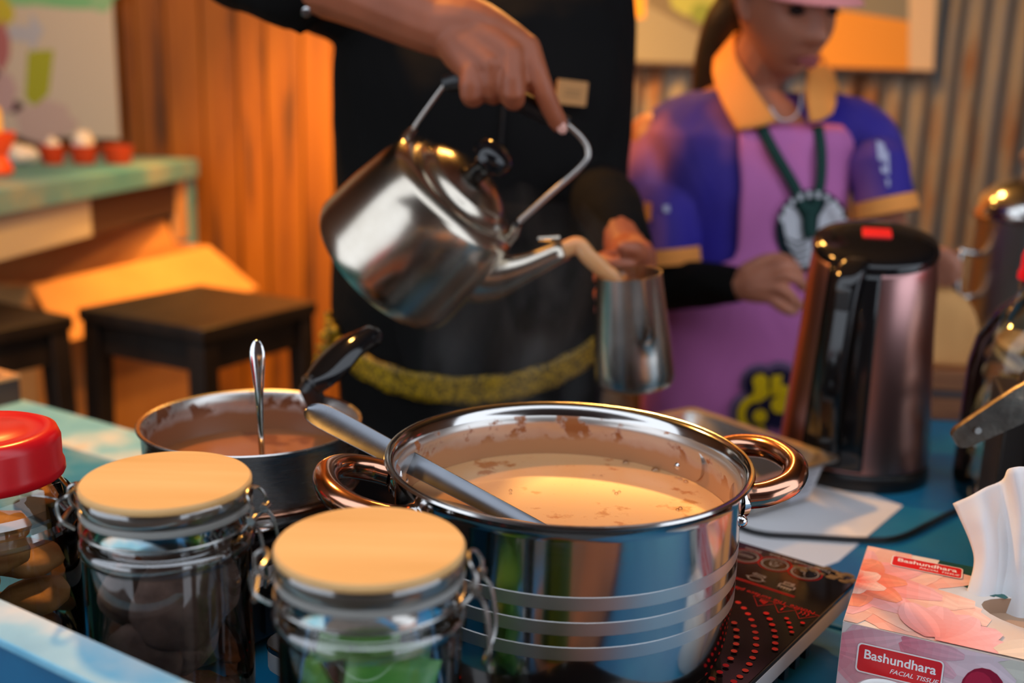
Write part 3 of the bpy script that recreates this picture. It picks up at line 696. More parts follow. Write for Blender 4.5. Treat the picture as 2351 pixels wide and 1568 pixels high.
def cookie(label, p, rot, r=0.030, th=0.010, mat='choc_cookie', name='chocolate_cookie', group=None, cat='cookie'):
    b_ = B(); n = 28; V = []
    seed = random.random() * 50
    prof = [(0, -th / 2), (r * 0.6, -th / 2), (r * 0.93, -th * 0.36), (r, 0), (r * 0.93, th * 0.36), (r * 0.62, th / 2), (r * 0.3, th * 0.55), (0, th * 0.5)]
    b_.lathe(prof, n)
    b_.v = [Vector((q.x, q.y, q.z)) * (1 + 0.10 * noise.noise(Vector((q.x * 90 + seed, q.y * 90, q.z * 90)))) for q in b_.v]
    o = b_.build(name, mat, sharp=70); o.rotation_euler = rot; o.location = p
    return tag(o, label, cat, group)
def inj(c, dx, dy, z): return (c[0] + dx, c[1] + dy, T + z)
CK = [('round dark cookie facing out of the bamboo lid jar', (0.012, -0.024, 0.150), (R(76), 0, R(8)), 0.028),
      ('dark cookie low at the front of the jar, below the one facing out', (-0.012, -0.027, 0.110), (R(70), R(10), R(-16)), 0.027),
      ('dark cookie standing edge-on beside the one facing out', (-0.022, -0.004, 0.146), (R(75), R(58), R(10)), 0.020),
      ('dark cookie lying tilted on top of the heap in the jar', (0.006, 0.006, 0.178), (R(14), R(12), 0), 0.029),
      ('dark cookie leaning at the back of the jar', (0.012, 0.026, 0.140), (R(82), 0, R(-14)), 0.026),
      ('dark cookie low at the back of the jar', (-0.006, 0.022, 0.106), (R(72), 0, R(10)), 0.027),
      ('dark cookie lying flat at the very bottom of the jar', (0.0, 0.0, 0.012), (0, 0, 0), 0.040),
      ('flat dark cookie second from the jar bottom', (0.001, 0.0, 0.026), (R(2), 0, 1), 0.039),
      ('flat dark cookie third from the jar bottom', (-0.001, 0.001, 0.040), (0, R(2), 2), 0.040),
      ('flat dark cookie fourth from the jar bottom', (0.0, -0.001, 0.054), (R(-2), 0, 3), 0.039),
      ('flat dark cookie fifth from the jar bottom', (0.001, 0.0, 0.068), (R(2), R(2), 4), 0.039)]
for lb, d, rt, r_ in CK: cookie(lb, inj(J1, *d), rt, r_, group='chocolate cookies in the jar')
def packet(label, p, rot, w_=0.05, h_=0.036, d=0.012):
    nx, ny = 12, 8; V = []; F = []
    for s_ in (1, -1):
        for i in range(nx + 1):
            for j in range(ny + 1):
                u, v = i / nx * 2 - 1, j / ny * 2 - 1
                hgt = d / 2 * (max(0, 1 - u ** 4) * max(0, 1 - v ** 4)) ** 0.5 * (1 + 0.25 * noise.noise(Vector((u * 3, v * 3, s_ * 2 + p[0] * 90))))
                V.append((u * w_ / 2 * (1 - 0.06 * (1 - v * v)), v * h_ / 2 * (1 - 0.05 * (1 - u * u)), s_ * hgt))
    k = (nx + 1) * (ny + 1)
    for s_ in (0, 1):
        for i in range(nx):
            for j in range(ny):
                a = s_ * k + i * (ny + 1) + j; F.append((a, a + ny + 1, a + ny + 2, a + 1) if s_ == 0 else (a, a + 1, a + ny + 2, a + ny + 1))
    o = B().add(V, F).build('snack_packet', 'green_wrap', sharp=60); o.location = p; o.rotation_euler = rot
    return tag(o, label, 'packet', 'green packets in the jar')
for lb, d, rt in [('green foil packet lowest in the front of its jar', (0.002, -0.024, 0.108), (R(72), 0, R(8))),
                  ('green foil packet at middle height facing out of the jar', (0.012, -0.016, 0.146), (R(62), R(12), R(6))),
                  ('green foil packet tilted at the top of the jar heap', (-0.006, 0.004, 0.168), (R(30), R(-14), R(-10))),
                  ('green foil packet standing on edge at the jar side', (-0.028, -0.004, 0.130), (R(80), 0, R(-64))),
                  ('green foil packet at the back of the jar', (0.006, 0.022, 0.132), (R(84), 0, R(4))),
                  ('green foil packet flat at the bottom of the jar', (0.0, 0.0, 0.012), (0, 0, 0)),
                  ('green foil packet second from the jar bottom', (0.002, 0.0, 0.026), (0, 0, R(50))),
                  ('green foil packet third from the jar bottom', (0.0, 0.002, 0.040), (0, 0, R(110))),
                  ('green foil packet fourth from the jar bottom', (0.0, 0.0, 0.054), (0, 0, R(20))),
                  ('green foil packet fifth from the jar bottom', (0.001, 0.0, 0.068), (0, 0, R(80))),
                  ('green foil packet sixth from the jar bottom', (0.0, 0.001, 0.082), (0, 0, R(140)))]:
    packet(lb, inj(J2, *d), rt)

# red-lidded cookie jar
RJ = (-0.372, 0.700)
t = thing('red_lid_jar', 'clear plastic jar of golden cookies with a red screw lid', 'jar', (RJ[0], RJ[1], T + 0.0004))
B().lathe([(0, 0.003), (0.052, 0.002), (0.058, 0.008), (0.059, 0.020), (0.059, 0.140), (0.056, 0.156), (0.0495, 0.166), (0.0475, 0.170), (0.0475, 0.188)], 56).build('body', 'jar_glass', t, sharp=70)
B().lathe([(0.0585, 0.135), (0.0605, 0.140), (0.0585, 0.145)], 56).build('molded_rib', 'jar_rib', t)
B().lathe([(0.0592, 0.150), (0.0600, 0.153), (0.0560, 0.158)], 56).build('molded_rib', 'jar_rib', t)
B().lathe([(0.0525, 0.174), (0.0535, 0.176), (0.0530, 0.181), (0.0515, 0.184), (0.0515, 0.200), (0.0490, 0.2065), (0.043, 0.209), (0.040, 0.2075), (0.030, 0.2070), (0.027, 0.2085), (0, 0.209)], 64).build('lid', 'red_plastic', t, sharp=60)
rng = random.Random(3)
gl = ['lowest layer', 'second layer from below', 'third layer from below', 'fourth layer from below', 'fifth layer from below', 'topmost layer']
for L in range(6):
    for s_ in range(2):
        a = R(L * 55 + s_ * 180 + 20); r0 = 0.026
        cookie('golden biscuit in the red-lid jar, %s, %s' % (gl[L], ('nearer the clip jar', 'farther from the clip jar')[0 if math.cos(a) > 0 else 1]), (RJ[0] + r0 * math.cos(a), RJ[1] + r0 * math.sin(a), T + 0.017 + L * 0.021), (R(rng.uniform(-9, 9)), R(rng.uniform(-9, 9)), 0), 0.026, 0.013, 'gold_cookie', 'golden_biscuit', 'biscuits in the red-lid jar', 'biscuit')

# small dark wooden box with a pale rim on the far left
bx = atz(15, 935, T + 0.003)
t = thing('wooden_box', 'small dark box with a pale wooden rim on the counter end', 'box', (bx.x - 0.075, bx.y + 0.030, T + 0.0018), R(-31))
for d in ((-0.06, 0, 0.010, 0.09), (0.06, 0, 0.010, 0.09), (0, -0.040, 0.110, 0.010), (0, 0.040, 0.110, 0.010)):
    B().box((d[0], d[1], 0.017), (d[2], d[3], 0.034)).build('side', 'panel_brown', t)
    B().box((d[0], d[1], 0.0365), (d[2] + 0.003, d[3] + 0.003, 0.005)).build('rim', 'tan_wood', t)
B().box((0, 0, 0.004), (0.109, 0.069, 0.008)).build('bottom', 'panel_brown', t)

# ------------------------------------------------------------------ tissue box
TZ = 0.945; TH = TZ - T - 0.0006
tA = atz(2008, 1258, TZ); tB = atz(1936, 1426, TZ); tC = atz(2351, 1498, TZ)
ux = Vector((tC.x - tB.x, tC.y - tB.y, 0)).normalized(); _l = Vector((tA.y - tB.y, tB.x - tA.x, 0)).normalized(); ux = (ux + _l * 3.0).normalized(); uy = Vector((-ux.y, ux.x, 0)); TL = 0.235; TD = (tA - tB).dot(uy)
tb = thing('tissue_box', 'floral printed facial tissue box with a red name label', 'tissue box', M=frame((tB.x, tB.y, T + 0.0005), ux, uy, Vector((0, 0, 1))))
hole = [(0.150 + 0.062 * math.cos(a), TD * 0.53 + 0.030 * math.sin(a)) for a in [2 * PI * q / 28 for q in range(28)]]
b_ = B()
b_.add([(0, 0, 0), (TL, 0, 0), (TL, TD, 0), (0, TD, 0), (0, 0, TH), (TL, 0, TH), (TL, TD, TH), (0, TD, TH)], [(0, 3, 2, 1), (0, 1, 5, 4), (1, 2, 6, 5), (2, 3, 7, 6), (3, 0, 4, 7)])
bm = bmesh.new(); vo = [bm.verts.new(p) for p in ((0, 0, TH), (TL, 0, TH), (TL, TD, TH), (0, TD, TH))]; vi = [bm.verts.new((a, c, TH)) for a, c in hole]
es = [bm.edges.new((vo[i], vo[(i + 1) % 4])) for i in range(4)] + [bm.edges.new((vi[i], vi[(i + 1) % 28])) for i in range(28)]
bmesh.ops.triangle_fill(bm, use_beauty=True, edges=es); bm.verts.index_update()
b_.add([v.co.copy() for v in bm.verts], [tuple(v.index for v in f.verts) for f in bm.faces]); bm.free()
simple('carton_print_base', rgb(238, 222, 208), 0.45)
carton = b_.build('carton', 'carton_print_base', tb, sharp=30, solid=0.0006)
B().add([(a, c, TH - 0.012) for a, c in hole] + [(a, c, TH - 0.0004) for a, c in hole], [tuple(range(28))] + [(i, (i + 1) % 28, 28 + (i + 1) % 28, 28 + i) for i in range(28)]).build('opening', 'carton_inner', tb)
CORAL = rgb(250, 104, 70); PALE = rgb(252, 208, 190); SAL = rgb(250, 160, 128); DEEP = rgb(240, 70, 46); GRN = rgb(0, 92, 84); GRN2 = rgb(4, 70, 66); CREAM = rgb(240, 222, 200); PINK = rgb(250, 190, 190)
def flower_top(pr, clipf):
    rg = random.Random(5)
    def pet(x_, y_, a, L, W, c0, c1, bend=0.0): pr.petal(x_, y_, a, L, W, c0, c1, 7, bend)
    return rg, pet
def clip_poly(P, x0, x1, y0, y1):
    for ax, lim, sg in ((0, x0, 1), (0, x1, -1), (1, y0, 1), (1, y1, -1)):
        Q = []
        for i in range(len(P)):
            a, c = P[i - 1], P[i]; ia, ic = sg * (a[ax] - lim) >= 0, sg * (c[ax] - lim) >= 0
            if ia != ic:
                u = (lim - a[ax]) / (c[ax] - a[ax]); Q.append((a[0] + (c[0] - a[0]) * u, a[1] + (c[1] - a[1]) * u))
            if ic: Q.append(c)
        P = Q
        if not P: break
    return P
class CPrint(Print):
    # print clipped to a rectangle, minus an optional ellipse hole (faces inside it are dropped)
    def __init__(s, fn, x0, x1, y0, y1, hole=None): Print.__init__(s, fn, 0.00002, 0.00045); s.w = (x0, x1, y0, y1); s.hole = hole
    def _put(s, P, col):
        P = clip_poly(list(P), *s.w)
        if len(P) < 3: return
        if s.hole:
            cx, cy = sum(p[0] for p in P) / len(P), sum(p[1] for p in P) / len(P); hx, hy, ha, hb_ = s.hole
            if ((cx - hx) / ha) ** 2 + ((cy - hy) / hb_) ** 2 < 1: return
        k = len(s.v); s.v += [s.fn(x_, y_, s.l) for x_, y_ in P]; s.f.append(tuple(range(k, k + len(P)))); s.c.append([col] * len(P))
    def poly(s, P, col, cols=None): s._put(P, col); s.l += s.step; return s
    def grid(s, P, col, n=10):
        # fan of small quads so that the hole can cut it
        xs = [p[0] for p in P]; ys = [p[1] for p in P]
        for i in range(n):
            for j in range(n):
                a0, a1 = min(xs) + (max(xs) - min(xs)) * i / n, min(xs) + (max(xs) - min(xs)) * (i + 1) / n
                c0, c1 = min(ys) + (max(ys) - min(ys)) * j / n, min(ys) + (max(ys) - min(ys)) * (j + 1) / n
                Q = clip_poly(list(P), a0, a1, c0, c1)
                if len(Q) > 2: s._put(Q, col)
        s.l += s.step
    def petal(s, x_, y_, ang, L, W, c0, c1, n=8, bend=0.0):
        rows = []
        for i in range(n + 1):
            t_ = i / n; wd = W * max(0.05, math.sin(PI * min(1, 0.10 + 0.84 * t_))) ** 0.75; a = ang + bend * t_
            qx, qy = x_ + L * t_ * math.cos(a), y_ + L * t_ * math.sin(a); nx, ny = -math.sin(a), math.cos(a)
            rows.append([(qx + nx * wd * u, qy + ny * wd * u) for u in (-0.5, -0.3, -0.1, 0.12, 0.32, 0.5)])
        for i in range(n):
            for q in range(5):
                t_ = (i + 0.5) / n; d = (0.90, 1.02, 0.94, 1.04, 0.92)[(q + int(ang * 3)) % 5]
                s._put([rows[i][q], rows[i][q + 1], rows[i + 1][q + 1], rows[i + 1][q]], tuple(min(1, max(0, (c0[j] + (c1[j] - c0[j]) * t_) * d)) for j in range(3)))
        s.l += s.step; return s
top = CPrint(lambda x_, y_, l: (x_, y_, TH + l), 0.0002, TL - 0.0002, 0.0002, TD - 0.0002, (0.150, TD * 0.53, 0.0622, 0.0302))
# leaves first, then the two flowers
for (x_, y_, a, L, W) in [(0.055, TD - 0.004, -0.15, 0.055, 0.022), (0.062, TD - 0.022, -0.55, 0.050, 0.020), (0.10, TD + 0.004, -0.6, 0.04, 0.016), (0.125, TD - 0.035, 0.15, 0.06, 0.018), (0.17, TD - 0.01, -0.2, 0.06, 0.03), (0.195, 0.03, 0.6, 0.05, 0.03)]:
    top.petal(x_, y_, a, L, W, GRN2, GRN)
fc = (-0.006, TD * 0.50)
for ring, (L, W, n_, c0, c1) in enumerate([(0.105, 0.046, 9, CORAL, PALE), (0.088, 0.042, 9, SAL, PALE), (0.066, 0.036, 9, CORAL, PINK), (0.046, 0.028, 8, DEEP, SAL), (0.028, 0.02, 7, DEEP, PALE)]):
    for k in range(n_):
        a = R(-84 + 168 * k / (n_ - 1)) + 0.12 * ring; top.petal(fc[0], fc[1], a, L * (0.86 + 0.2 * ((k * 7 + ring * 3) % 5) / 5), W, c0, c1, bend=0.25 * (1 if k % 2 else -1))
for k in range(7): top.petal(0.225, 0.012, R(95 + 18 * k), 0.085 + 0.01 * (k % 2), 0.04, rgb(236, 214, 178), rgb(244, 228, 208))
for k in range(5): top.petal(0.06, 0.004, R(10 + 26 * k), 0.05, 0.03, rgb(250, 150, 140), PINK)
for k in range(4): top.petal(0.10, 0.002, R(-6 + 14 * k), 0.055, 0.028, rgb(238, 214, 188), rgb(246, 226, 204))
top.build('top_print', carton, 'print_gloss')
front = CPrint(lambda x_, z_, l: (x_, -l, z_), 0.0002, TL - 0.0002, 0.0002, TH - 0.0002)
front.grid([(0, 0), (TL, 0), (TL, TH), (0, TH)], rgb(232, 214, 206), 1)
for (x_, y_, a, L, W) in [(0.07, 0.0, 0.5, 0.07, 0.03), (0.085, 0.02, -0.4, 0.06, 0.028), (0.10, -0.01, 0.9, 0.06, 0.03), (0.12, 0.0, 0.3, 0.07, 0.04), (0.16, 0.0, 0.25, 0.06, 0.03)]:
    front.petal(x_, y_, a, L, W, GRN2, GRN)
for k in range(9): front.petal(0.175, 0.085, R(180 + 20 * k), 0.085, 0.034, rgb(214, 206, 190), rgb(226, 216, 198))
for k in range(9): front.petal(0.02, 0.10, R(-105 + 15 * k), 0.095 - 0.006 * (k % 3), 0.036, rgb(236, 178, 184), rgb(238, 214, 218))
for k in range(5): front.petal(-0.01, 0.075, R(-40 + 15 * k), 0.055, 0.016, rgb(226, 120, 134), rgb(236, 190, 196))
for k in range(4): front.petal(0.04, 0.09, R(-50 + 24 * k), 0.04, 0.014, rgb(222, 120, 136), rgb(234, 180, 190))
front.poly(circ(0.014, 18, 0.094, 0.066, 1, 1.3), rgb(150, 14, 46)); front.poly(circ(0.009, 14, 0.091, 0.07, 1, 1.2), rgb(180, 30, 60))
front.build('front_print', carton, 'print_gloss')
def label(fn, cx, cy, s_, name):
    pr = Print(fn, 0.00003, 0.0016)
    pr.poly(rrect(0.066 * s_, 0.0262 * s_, 0.0035 * s_, 4, cx, cy), rgb(246, 236, 232)); pr.poly(rrect(0.0636 * s_, 0.0238 * s_, 0.003 * s_, 4, cx, cy), rgb(222, 26, 34))
    pr.text('Bashundhara', 0.0115 * s_, (0.9, 0.88, 0.88), cx, cy + 0.0035 * s_, 0, 0.00018, 0.94)
    pr.text('FACIAL TISSUE', 0.0056 * s_, (0.9, 0.88, 0.88), cx + 0.0115 * s_, cy - 0.0062 * s_, 0, 0.00004, 1.0, shear=0.3)
    return pr.build(name, carton, 'print_gloss')
label(lambda x_, y_, l: (x_, y_, TH + l), 0.047, TD - 0.021, 0.80, 'name_label')
label(lambda x_, z_, l: (x_, -l, z_), 0.040, 0.071, 0.86, 'name_label')
# the pulled-up tissue
L2 = lambda px_, py_, Y: (lambda p: Vector(((p - Vector((tB.x, tB.y, T))).dot(ux), (p - Vector((tB.x, tB.y, T))).dot(uy), p.z - T)))(at(px_, py_, Y))
ts = thing('tissue', 'white tissue sheet pulled up out of the floral box', 'tissue', M=frame((tB.x, tB.y, T + 0.0005), ux, uy, Vector((0, 0, 1))))
hy = TD * 0.53
rows = [[L2(2203, 1400, 0.722), L2(2240, 1425, 0.716), L2(2290, 1440, 0.718), L2(2340, 1450, 0.710), L2(2400, 1465, 0.71), L2(2470, 1480, 0.70)],
        [L2(2224, 1345, 0.730), L2(2258, 1350, 0.722), L2(2300, 1352, 0.727), L2(2345, 1355, 0.716), L2(2405, 1362, 0.722), L2(2465, 1375, 0.70)],
        [L2(2236, 1280, 0.740), L2(2268, 1275, 0.730), L2(2310, 1272, 0.738), L2(2345, 1270, 0.722), L2(2420, 1278, 0.730), L2(2480, 1290, 0.70)],
        [L2(2214, 1215, 0.752), L2(2258, 1195, 0.742), L2(2308, 1180, 0.750), L2(2345, 1172, 0.728), L2(2430, 1180, 0.735), L2(2500, 1200, 0.70)],
        [L2(2187, 1160, 0.765), L2(2245, 1130, 0.756), L2(2300, 1102, 0.760), L2(2326, 1075, 0.735), L2(2430, 1080, 0.742), L2(2520, 1110, 0.70)]]
def surf_rows(rows, su, sv, wob=0.002):
    G = [smooth_path(r_, su) for r_ in rows]; out = []
    cols = [smooth_path([G[i][j] for i in range(len(G))], sv) for j in range(len(G[0]))]
    n, m = len(cols[0]), len(cols)
    V = [cols[j][i] + Vector((0, 1, 0.3)) * wob * noise.noise(cols[j][i] * 60) for i in range(n) for j in range(m)]
    return V, [(i * m + j, i * m + j + 1, (i + 1) * m + j + 1, (i + 1) * m + j) for i in range(n - 1) for j in range(m - 1)]
V, F = surf_rows(rows, 6, 6); B().add(V, F).build('sheet', 'tissue', ts, sharp=80, solid=0.0004)
V, F = surf_rows([[p + Vector((0.010, 0.008, -0.004)) for p in r_] for r_ in rows], 6, 6, 0.002); B().add(V, F).build('sheet_fold', 'tissue', ts, sharp=80, solid=0.0004)

# white cup and wooden peg ends at the lower edge
c = atz(2032, 1580, 0.905)
t = thing('white_cup', 'white ceramic cup turned upside down before the tissue box', 'cup', (c.x - 0.006, c.y - 0.018, T + 0.0004))
B().lathe([(0.040, 0), (0.041, 0.002), (0.036, 0.03), (0.030, 0.050), (0.024, 0.057), (0.021, 0.058), (0.0200, 0.061), (0.0185, 0.0615), (0.0175, 0.060), (0, 0.0595)], 48).build('body', 'white_ceramic', t, sharp=60)
B().lathe([(0.0400, 0.0), (0.0385, 0.0), (0.034, 0.03), (0.028, 0.049), (0, 0.055)], 48).build('inside', 'white_ceramic', t, sharp=60)
c = atz(2305, 1566, 0.89)
t = thing('wooden_peg', 'tan wooden clothes peg lying by the tissue box', 'peg', (c.x, c.y - 0.012, T), R(60))
for s_ in (-1, 1): B().box((0.0, s_ * 0.0055, 0.032), (0.010, 0.008, 0.064), Matrix.Rotation(R(4 * s_), 3, 'X')).build('jaw', 'tan_wood', t, bevel=0.0015)
B().tube([(-0.006, -0.012, 0.036), (-0.006, 0.012, 0.036)], 0.002, 8).build('spring', 'chrome', t)

# ------------------------------------------------------------------ steel tray, paper, cable
GZ = T + 0.056
g0 = atz(1935, 1050, GZ); g1 = atz(1725, 1112, GZ); gx = (g0 - g1).normalized(); gy = Vector((-gx.y, gx.x, 0)); GW = (g0 - g1).length; GL = 0.235
gm = g1 + gx * GW / 2 + gy * GL / 2
tr = thing('steel_tray', 'rectangular steel food tray with a white sticker behind the pot', 'tray', M=frame((gm.x, gm.y, T + 0.0022), gx, gy, Vector((0, 0, 1))))
hgt = GZ - T - 0.0022
def rr3(w_, l_, r_, z): return [Vector((a, c, z)) for a, c in rrect(w_, l_, r_, 6)]
W_, L_ = GW, GL
B().loft([rr3(W_ - 0.056, L_ - 0.056, 0.012, 0.0), rr3(W_ - 0.044, L_ - 0.044, 0.018, 0.003), rr3(W_ - 0.026, L_ - 0.026, 0.020, hgt - 0.004), rr3(W_ - 0.022, L_ - 0.022, 0.022, hgt - 0.001), rr3(W_, L_, 0.012, hgt), rr3(W_ + 0.001, L_ + 0.001, 0.012, hgt - 0.003), rr3(W_ - 0.001, L_ - 0.001, 0.012, hgt - 0.0015),
          rr3(W_ - 0.021, L_ - 0.021, 0.022, hgt - 0.0022), rr3(W_ - 0.0275, L_ - 0.0275, 0.020, hgt - 0.006), rr3(W_ - 0.0455, L_ - 0.0455, 0.018, 0.0042), rr3(W_ - 0.057, L_ - 0.057, 0.012, 0.0012)]).build('pan_body', 'steel_dull', tr, sharp=50)
pr = Print(lambda u, z_, l: (u, -(L_ / 2 - 0.0225 + 0.0135 * (z_ - 0.003) / (hgt - 0.007) * 0.9 / 1.0) * 1.0 - l + (0.0), z_), 0.0003, 0.0012)
pr.poly([(W_ * 0.08, 0.004), (W_ * 0.34, 0.004), (W_ * 0.37, hgt - 0.008), (W_ * 0.08, hgt - 0.008)], rgb(214, 218, 226))
for k in range(4):
    z_ = hgt - 0.016 - k * 0.007; pr.poly([(W_ * 0.12, z_), (W_ * (0.30 - 0.03 * (k % 2)), z_), (W_ * (0.30 - 0.03 * (k % 2)), z_ + 0.0016), (W_ * 0.12, z_ + 0.0016)], rgb(150, 156, 170))
pr.build('sticker', tr)
def sheet(name, lab, pts, z, cat):
    P = [atz(a, c, T) for a, c in pts]
    t = B().prism([(p.x, p.y) for p in P], T + z, T + z + 0.0006).build(name, 'paper'); return tag(t, lab, cat)
sheet('paper_sheet', 'white paper sheet lying under the steel tray and cable', [(1560, 1140), (1900, 1098), (2072, 1163), (1925, 1290), (1850, 1318), (1640, 1262)], 0.0004, 'paper')
cp = [atz(a, c, T + 0.0042) for a, c in ((1640, 1160), (1690, 1205), (1750, 1226), (1850, 1233), (1980, 1240), (2060, 1236), (2130, 1205), (2185, 1178), (2260, 1150), (2330, 1170))]
for p in cp: p.z = T + 0.0046
tag(B().tube(cp, 0.0032, 10, sub=8).build('power_cable', 'cable'), 'black power cable running over the white paper', 'cable')

# unseen board and tin on the near counter, added only to colour the pot's reflections
c = ED * 0.050 + EN * 0.388
t = thing('reflection_board', 'unseen dark brown board added to be mirrored in the big pot', 'board', (c.x, c.y, T + 0.0004), R(-31))
B().prism(rrect(0.62, 0.115, 0.02), 0, 0.014).build('board', 'wood_block', t, bevel=0.003)
c = ED * -0.215 + EN * 0.385
t = thing('reflection_tin', 'unseen green tin added to mirror as a stripe in the big pot', 'tin', (c.x, c.y, T + 0.0150))
simple('reflection_tin_paint', rgb(70, 104, 36), 0.4)
B().lathe([(0, 0), (0.030, 0), (0.032, 0.002), (0.032, 0.092), (0.030, 0.094), (0, 0.094)], 40).build('body', 'reflection_tin_paint', t, sharp=40)
B().lathe([(0.0325, 0.080), (0.0335, 0.081), (0.0335, 0.097), (0.030, 0.0995), (0, 0.0995)], 40).build('lid', 'steel_dull', t, sharp=40)
# ------------------------------------------------------------------ electric kettle
EK = Vector((0.436, 1.262, T + 0.0004)); EH = 0.276; E0 = 0.0905; E1 = 0.0720
ha = R(-125)
def slant(b_):
    d = Vector((0.26, 0.965, 0))
    for q in b_.v:
        w_ = max(0, min(1, (q.z - (EH - 0.09)) / 0.09)); q.z += w_ * (0.26 * q.dot(d) + 0.004)
    return b_
ek = thing('electric_kettle', 'tall rose-brown electric kettle with black handle and red button', 'kettle', EK)
B().lathe([(0, 0), (E0 + 0.001, 0), (E0 + 0.002, 0.004), (E0 + 0.001, 0.016), (E0 - 0.002, 0.020), (0, 0.020)], 64).build('power_base', 'black_plastic', ek, sharp=40)
slant(B().lathe([(E0 - 0.004, 0.0205), (E0, 0.023), (E0 - 0.0005, 0.036), (E1 + 0.0065, EH - 0.09), (E1 + 0.0035, EH - 0.03), (E1 + 0.001, EH - 0.008), (E1, EH - 0.003), (E1 - 0.003, EH)], 72)).build('body', 'rose_metal', ek, sharp=40)
lid = slant(B().lathe([(E1 - 0.002, EH - 0.001), (E1 + 0.0018, EH), (E1 + 0.0025, EH + 0.004), (E1, EH + 0.010), (E1 - 0.010, EH + 0.013), (E1 - 0.022, EH + 0.0145), (0.030, EH + 0.0150), (0, EH + 0.0150)], 64)).build('lid', 'black_gloss', ek, sharp=50)
bt = B().prism(rrect(0.034, 0.026, 0.003), 0, 0.003); bt.xf(Matrix.Translation((0.004, 0.010, EH + 0.0146)) @ Matrix.Rotation(R(-14), 4, 'Z')); slant(bt); bt.build('open_button', 'red_button', lid, bevel=0.0008)

def rr_(z): return E0 + (E1 - E0) * (z - 0.02) / (EH - 0.02)
rows = []
for z in (0.026, 0.05, 0.1, 0.15, EH - 0.09, EH - 0.06, EH - 0.012, EH + 0.001):
    rows.append([Vector(((rr_(z) + 0.0022) * math.cos(ha + R(a)), (rr_(z) + 0.0022) * math.sin(ha + R(a)), z)) for a in range(-24, 25, 4)])
slant(B().loft(rows, cap=False, ring_closed=False)).build('handle_panel', 'black_gloss', ek, sharp=60, solid=0.003)
ex = Vector((math.cos(ha), math.sin(ha), 0)); ey = Vector((-math.sin(ha), math.cos(ha), 0))
pts = [(E1 - 0.010, EH - 0.006, 0.032), (E1 + 0.006, EH - 0.010, 0.032), (E1 + 0.020, EH - 0.026, 0.030), (E1 + 0.026, EH - 0.06, 0.028), (E0 + 0.018, 0.14, 0.026), (E0 + 0.014, 0.08, 0.026), (E0 + 0.008, 0.045, 0.026), (E0 - 0.004, 0.030, 0.026)]
P3 = smooth_path([ex * u + Vector((0, 0, z)) for u, z, _ in pts], 5); wd = smooth_path([Vector((q, 0, 0)) for _, _, q in pts], 5)
rings = []
for i, p in enumerate(P3):
    tg = (P3[min(i + 1, len(P3) - 1)] - P3[max(i - 1, 0)]).normalized(); nm = tg.cross(ey).normalized(); q = wd[i].x / 2
    rings.append([p + ey * (q * math.copysign(abs(math.cos(a)) ** 0.5, math.cos(a))) + nm * (0.0075 * math.copysign(abs(math.sin(a)) ** 0.5, math.sin(a))) for a in [2 * PI * j / 16 + PI / 16 for j in range(16)]])
hd = B().loft(rings).build('handle', 'black_gloss', ek, sharp=50)
B().box((0, 0, 0), (0.016, 0.006, 0.034)).xf(frame(ex * (E1 + 0.030) + Vector((0, 0, EH - 0.050)), ey, ex, Vector((0, 0, 1)))).build('switch', 'black_plastic', hd, bevel=0.0015)
sa = ha + PI
B().loft([[Vector(((E1 + 0.001 + d) * math.cos(sa + R(a)), (E1 + 0.001 + d) * math.sin(sa + R(a)), z)) for a, d in ((-16, 0), (-8, e * 0.6), (0, e), (8, e * 0.6), (16, 0), (8, -0.004), (0, -0.004), (-8, -0.004))] for z, e in ((EH - 0.025, 0.003), (EH, 0.012), (EH + 0.020, 0.020))]).build('spout', 'black_gloss', ek, sharp=60)

# ------------------------------------------------------------------ black machine with a lever, far right
bp_ = atz(2232, 1160, T); 
t = thing('black_sealer', 'black boxy counter machine with a worn steel lever', 'machine', (0.515, 0.985, T + 0.0004), R(-18))
B().box((0.09, 0.0, 0.096), (0.20, 0.13, 0.192)).build('housing', 'black_dusty', t, bevel=0.008)
B().box((-0.022, 0.004, 0.090), (0.024, 0.115, 0.180)).build('side_plate', 'black_dusty', t, bevel=0.003)
B().box((0.10, 0.0, 0.197), (0.16, 0.09, 0.010)).build('cover', 'black_plastic', t, bevel=0.004)
noisy('worn_lever', [(0.35, (0.09, 0.07, 0.055)), (0.6, (0.17, 0.14, 0.11)), (0.75, (0.34, 0.25, 0.17))], 30, rough=0.32, metal=0.75, bump=0.4, bscale=70)
l0, l1 = at(2196, 1008, 0.865), at(2385, 905, 0.865)
inv = Matrix.LocRotScale(Vector((0.515, 0.985, T + 0.0004)), Matrix.Rotation(R(-18), 3, 'Z').to_quaternion(), None).inverted()
l0, l1 = inv @ l0, inv @ l1
ax = (l1 - l0).normalized(); upv = Vector((0, 0, 1)); sd = ax.cross(upv).normalized(); nm = sd.cross(ax)
rings = []
for u, hw in ((-0.002, 0.006), (0.0, 0.0085), (0.004, 0.0105), (0.02, 0.0125), (0.045, 0.0150), (0.062, 0.0165), (0.068, 0.0165), (0.10, 0.0160)):
    c = l0 + ax * u; rings.append([c + nm * hw * 0.96 - sd * 0.0035, c + nm * hw + sd * 0.0, c + nm * hw * 0.96 + sd * 0.0035, c - nm * hw * 0.96 + sd * 0.0035, c - nm * hw, c - nm * hw * 0.96 - sd * 0.0035])
lv = B().loft(rings).build('lever', 'worn_lever', t, sharp=35)
B().tube([l0 + ax * 0.018 - sd * 0.006, l0 + ax * 0.018 + sd * 0.006], 0.003, 12).build('rivet', 'steel_dull', lv)
B().tube([l0 + ax * 0.085, l0 + ax * 0.085 + Vector((0.0, 0.075, 0))], 0.007, 12).build('pivot', 'steel_dull', lv)

